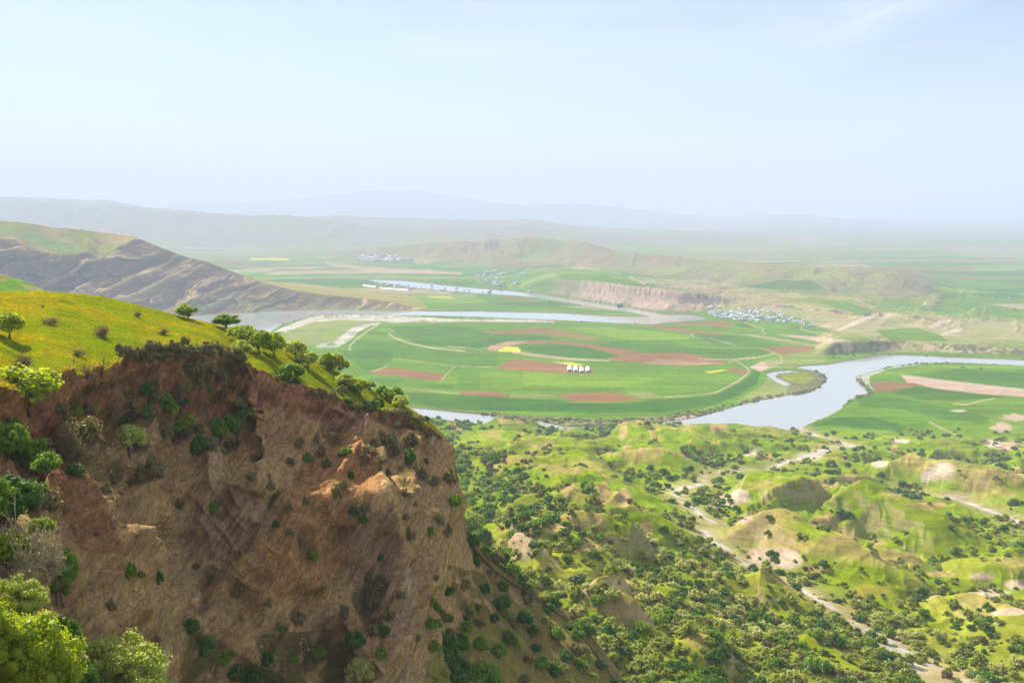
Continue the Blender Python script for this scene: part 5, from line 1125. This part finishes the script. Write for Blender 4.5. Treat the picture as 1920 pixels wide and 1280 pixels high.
village(12, [(1478,600),(1500,603),(1525,612),(1515,614),(1490,608)], 'scattered small house at the right tail of the riverside village', 'outlying houses of the riverside village', .9)
village(4, [(1328,578),(1345,574),(1350,578),(1330,582)], 'lone house on the slope above the riverside village', 'houses above the riverside village', 1.2)
village(58, [(658,488),(690,479),(730,480),(772,487),(770,491),(700,490)], 'tiny pale house in the distant village at the foot of the far left hills', 'houses of the distant left village', 1.9)
village(30, [(690,530),(760,534),(860,541),(1000,548),(990,552),(880,548),(740,541)], 'small pale house in the strip village beside the side arm of the river', 'houses along the side arm of the river', 1.2)
village(42, [(885,514),(930,507),(985,512),(1000,517),(960,530),(1000,536),(960,538),(900,532)], 'small pale house in the spread-out village on the terrace behind the side arm', 'houses on the terrace behind the side arm', 1.4)
def tunnel(px, py, w, L, h, lab, grp, rot=0.0):
    p = hit(px, py, 'gp')[0]; e = D.objects.new('greenhouse', None); COL.objects.link(e); e.location = p; e.rotation_euler = (0, 0, rot); tag(e, lab, 'greenhouse', grp)
    V, Fq = [], []; n = 14; hv_ = [0, .5*L, L]
    for y in np.linspace(0, L, 9):
        bul = 1+.0*y
        for j in range(n+1):
            a = math.pi*j/n; V.append((-math.cos(a)*w/2, y, (math.sin(a)**.75)*h-.2))
    for i in range(8):
        for j in range(n): k = i*(n+1)+j; Fq.append([k, k+1, k+n+2, k+n+1])
    me = mk_mesh('cover', np.array(V), np.array(Fq)); link('cover', me, PLAS, e)
    for nm, y in (('end_wall', 0.02), ('end_wall', L-.02)):
        V = [(-math.cos(math.pi*j/n)*w/2*.99, y, (math.sin(math.pi*j/n)**.75)*h*.99-.2) for j in range(n+1)]; V += [(v[0], v[1], -.3) for v in V]
        link(nm, mk_mesh(nm, np.array(V), np.array([[j, j+1, n+2+j, n+1+j] for j in range(n)]), False), ENDM, e)
    V, Fq, Mi = [], [], []; box(V, Fq, Mi, -w*.36, w*.36, -.12, 0, -.2, h*.42); link('door', mk_mesh('door', np.array(V, float), np.array(Fq), False), DOORM, e)
PLAS = flatmat('plastic_sheet', srgb(236, 240, 232), .45); ENDM = flatmat('end_sheet', srgb(214, 226, 222), .5); DOORM = flatmat('door_opening', srgb(58, 84, 92), .5)
for i, (px, py, nm) in enumerate([(1068.2,696.2,'first'),(1079.5,697.2,'second'),(1091,698.6,'third'),(1103,698,'fourth')]):
    tunnel(px, py, 8.6, 42, 5.2, '%s from the left of the four white greenhouse tunnels in the brown field' % nm, 'white greenhouse tunnels', -.05)
tunnel(768, 545, 20, 150, 5, 'long white greenhouse by the strip village near the side arm', 'long greenhouses near the strip village', .9)
tunnel(706, 539, 16, 90, 5, 'shorter white greenhouse at the left end of the strip village', 'long greenhouses near the strip village', .7)
tunnel(914, 546, 10, 30, 4, 'isolated white greenhouse in the green fields below the side arm', None, .9)
for i, (px, py, w, lab) in enumerate([(1162,581,13,'lone round grey-green tree on the bank between the two river arms'),(1030,570,5,'tiny tree in the field between the river arms'),(917,552,6,'tree at the right end of the strip village')]):
    H = hit(px, py, 'gp'); p = H[0]; put_tree('tree', 'mid_tree', p, size_at(p, w), size_at(p, w), lab, 'tree', None, i)
for i, (px, py, w) in enumerate([(810,540,5),(856,545,5),(870,547,4),(880,547,4),(732,536,4),(745,537,4),(790,541,4),(920,549,5),(940,540,6),(950,540,4),(945,536,5),(1340,590,4),(1390,593,4),(1415,588,4),(1452,592,4),(1362,586,4),(1380,598,4),(1430,600,4),(700,533,4),(720,535,4),(835,543,4),(905,547,4)]):
    H = hit(px, py, 'gp')
    if H: p = H[0]; put_tree('small_tree', 'mid_tree', p, size_at(p, w), size_at(p, w*1.1), 'tiny dark tree standing among the pale village houses', 'trees among the village houses', None, i, trunk=False) if False else put_tree('small_tree', 'mid_tree', p, size_at(p, w), size_at(p, w*1.1), 'tiny dark tree standing among the pale village houses', 'tree', 'trees among the village houses', i, None, False)
for i, (px, py, w) in enumerate([(1805,690,9),(1838,692,8)]):
    H = hit(px, py, 'gp'); p = H[0]; put_shrub('field_shrub', 'mid_shrub', p, size_at(p, w), size_at(p, w*.45), ('left', 'right')[i]+' one of two low dark bushes in the green field across the right bend', 'pair of bushes in the far field', i)
# ============================================================ LIGHT, SKY, AIR, CAMERA
cam = D.cameras.new('camera'); cam.sensor_width = 36; cam.lens = F/1920*36; cam.clip_end = 90000; cam.clip_start = .5
co = D.objects.new('camera', cam); COL.objects.link(co); co.location = (0, 0, CAMZ); co.rotation_euler = (math.pi/2-P, 0, 0); SC.camera = co
SUN_EL = math.radians(37); SUN_AZ = math.radians(-34)      # azimuth from +Y, negative = left
sd = Vector((math.sin(SUN_AZ)*math.cos(SUN_EL), math.cos(SUN_AZ)*math.cos(SUN_EL), math.sin(SUN_EL)))
sl = D.lights.new('sun', 'SUN'); sl.energy = 4.8; sl.angle = math.radians(.6); sl.color = (1, .95, .86)
so = D.objects.new('sun', sl); COL.objects.link(so); so.rotation_euler = sd.to_track_quat('Z', 'Y').to_euler(); so.location = (0, 0, 600)
w = D.worlds.new('World'); SC.world = w; w.use_nodes = True; nt = w.node_tree; nt.nodes.clear()
sky = N(nt, 'ShaderNodeTexSky'); sky.sky_type = 'NISHITA'; sky.sun_disc = False; sky.sun_elevation = SUN_EL; sky.sun_rotation = SUN_AZ
sky.air_density = 1.0; sky.dust_density = .35; sky.ozone_density = 1.5; sky.altitude = 300
bg = N(nt, 'ShaderNodeBackground', Strength=.057); wo = nt.nodes.new('ShaderNodeOutputWorld'); nt.links.new(bg.outputs[0], wo.inputs[0])
tc = N(nt, 'ShaderNodeTexCoord'); mp = vscale(nt, tc.outputs['Generated'], (1.2, 2.0, 6))
cl = mapr(nt, noise_n(nt, mp, 1.6, 7, .62, .8), .5, .85, 0, .55)
sep = N(nt, 'ShaderNodeSeparateXYZ'); nt.links.new(tc.outputs['Generated'], sep.inputs[0])     # unseen white cloud added overhead, above the picture, to raise the fill light
hi = mapr(nt, sep.outputs[2], .38, .62, 0, 1); oc = math_n(nt, 'MULTIPLY', hi, mapr(nt, noise_n(nt, tc.outputs['Generated'], 2.6, 6, .6, .4), .38, .6, 0, .9))
skyc = mix(nt, oc, sky.outputs[0], (8.5, 8.0, 7.4))
dv = N(nt, 'ShaderNodeVectorMath', operation='SUBTRACT'); dv.inputs[1].default_value = (.335, .925, .182); nt.links.new(tc.outputs['Generated'], dv.inputs[0])
mw = N(nt, 'ShaderNodeMapping'); mw.inputs['Rotation'].default_value = (0, .28, 0); nt.links.new(dv.outputs[0], mw.inputs[0]); lw = N(nt, 'ShaderNodeVectorMath', operation='LENGTH'); nt.links.new(vscale(nt, mw.outputs[0], (1, .4, 3.6)), lw.inputs[0])
wisp = math_n(nt, 'MULTIPLY', mapr(nt, lw.outputs['Value'], .02, .13, .75, 0), mapr(nt, noise_n(nt, vscale(nt, mw.outputs[0], (5, 3, 26)), 1.5, 6, .65, .5), .35, .7, .15, 1)); cl = math_n(nt, 'MAXIMUM', cl, wisp)
nt.links.new(mix(nt, cl, skyc, (9, 9.4, 9.8)), bg.inputs[0])
# air: one closed box of even haze
hm_, nt, out = newmat('haze'); pv = N(nt, 'ShaderNodeVolumePrincipled'); pv.inputs['Color'].default_value = (.66, .75, 1, 1)
pv.inputs['Density'].default_value = HAZE; pv.inputs['Anisotropy'].default_value = 0.0; nt.links.new(pv.outputs[0], out.inputs['Volume'])
X0, Y0, Z0, Z1 = 21000, 31000, -6, 1500
hv = np.array([(x, y, z) for z in (Z0, Z1) for y in (-1500, Y0) for x in (-X0, X0)], float)
hf = np.array([[0, 2, 3, 1], [4, 5, 7, 6], [0, 1, 5, 4], [2, 6, 7, 3], [0, 4, 6, 2], [1, 3, 7, 5]])
if HAZE > 0: link('haze', mk_mesh('haze', hv, hf, False), hm_, kind='stuff')
SC.view_settings.view_transform = 'Standard'; SC.view_settings.look = 'None'; SC.view_settings.gamma = 1; SC.view_settings.exposure = EXPO
SC.render.engine = 'CYCLES'; cy = SC.cycles; cy.use_denoising = True; cy.max_bounces = 6; cy.diffuse_bounces = 3; cy.glossy_bounces = 2; cy.transmission_bounces = 3; cy.transparent_max_bounces = 6
cy.volume_bounces = 1; cy.caustics_reflective = False; cy.caustics_refractive = False
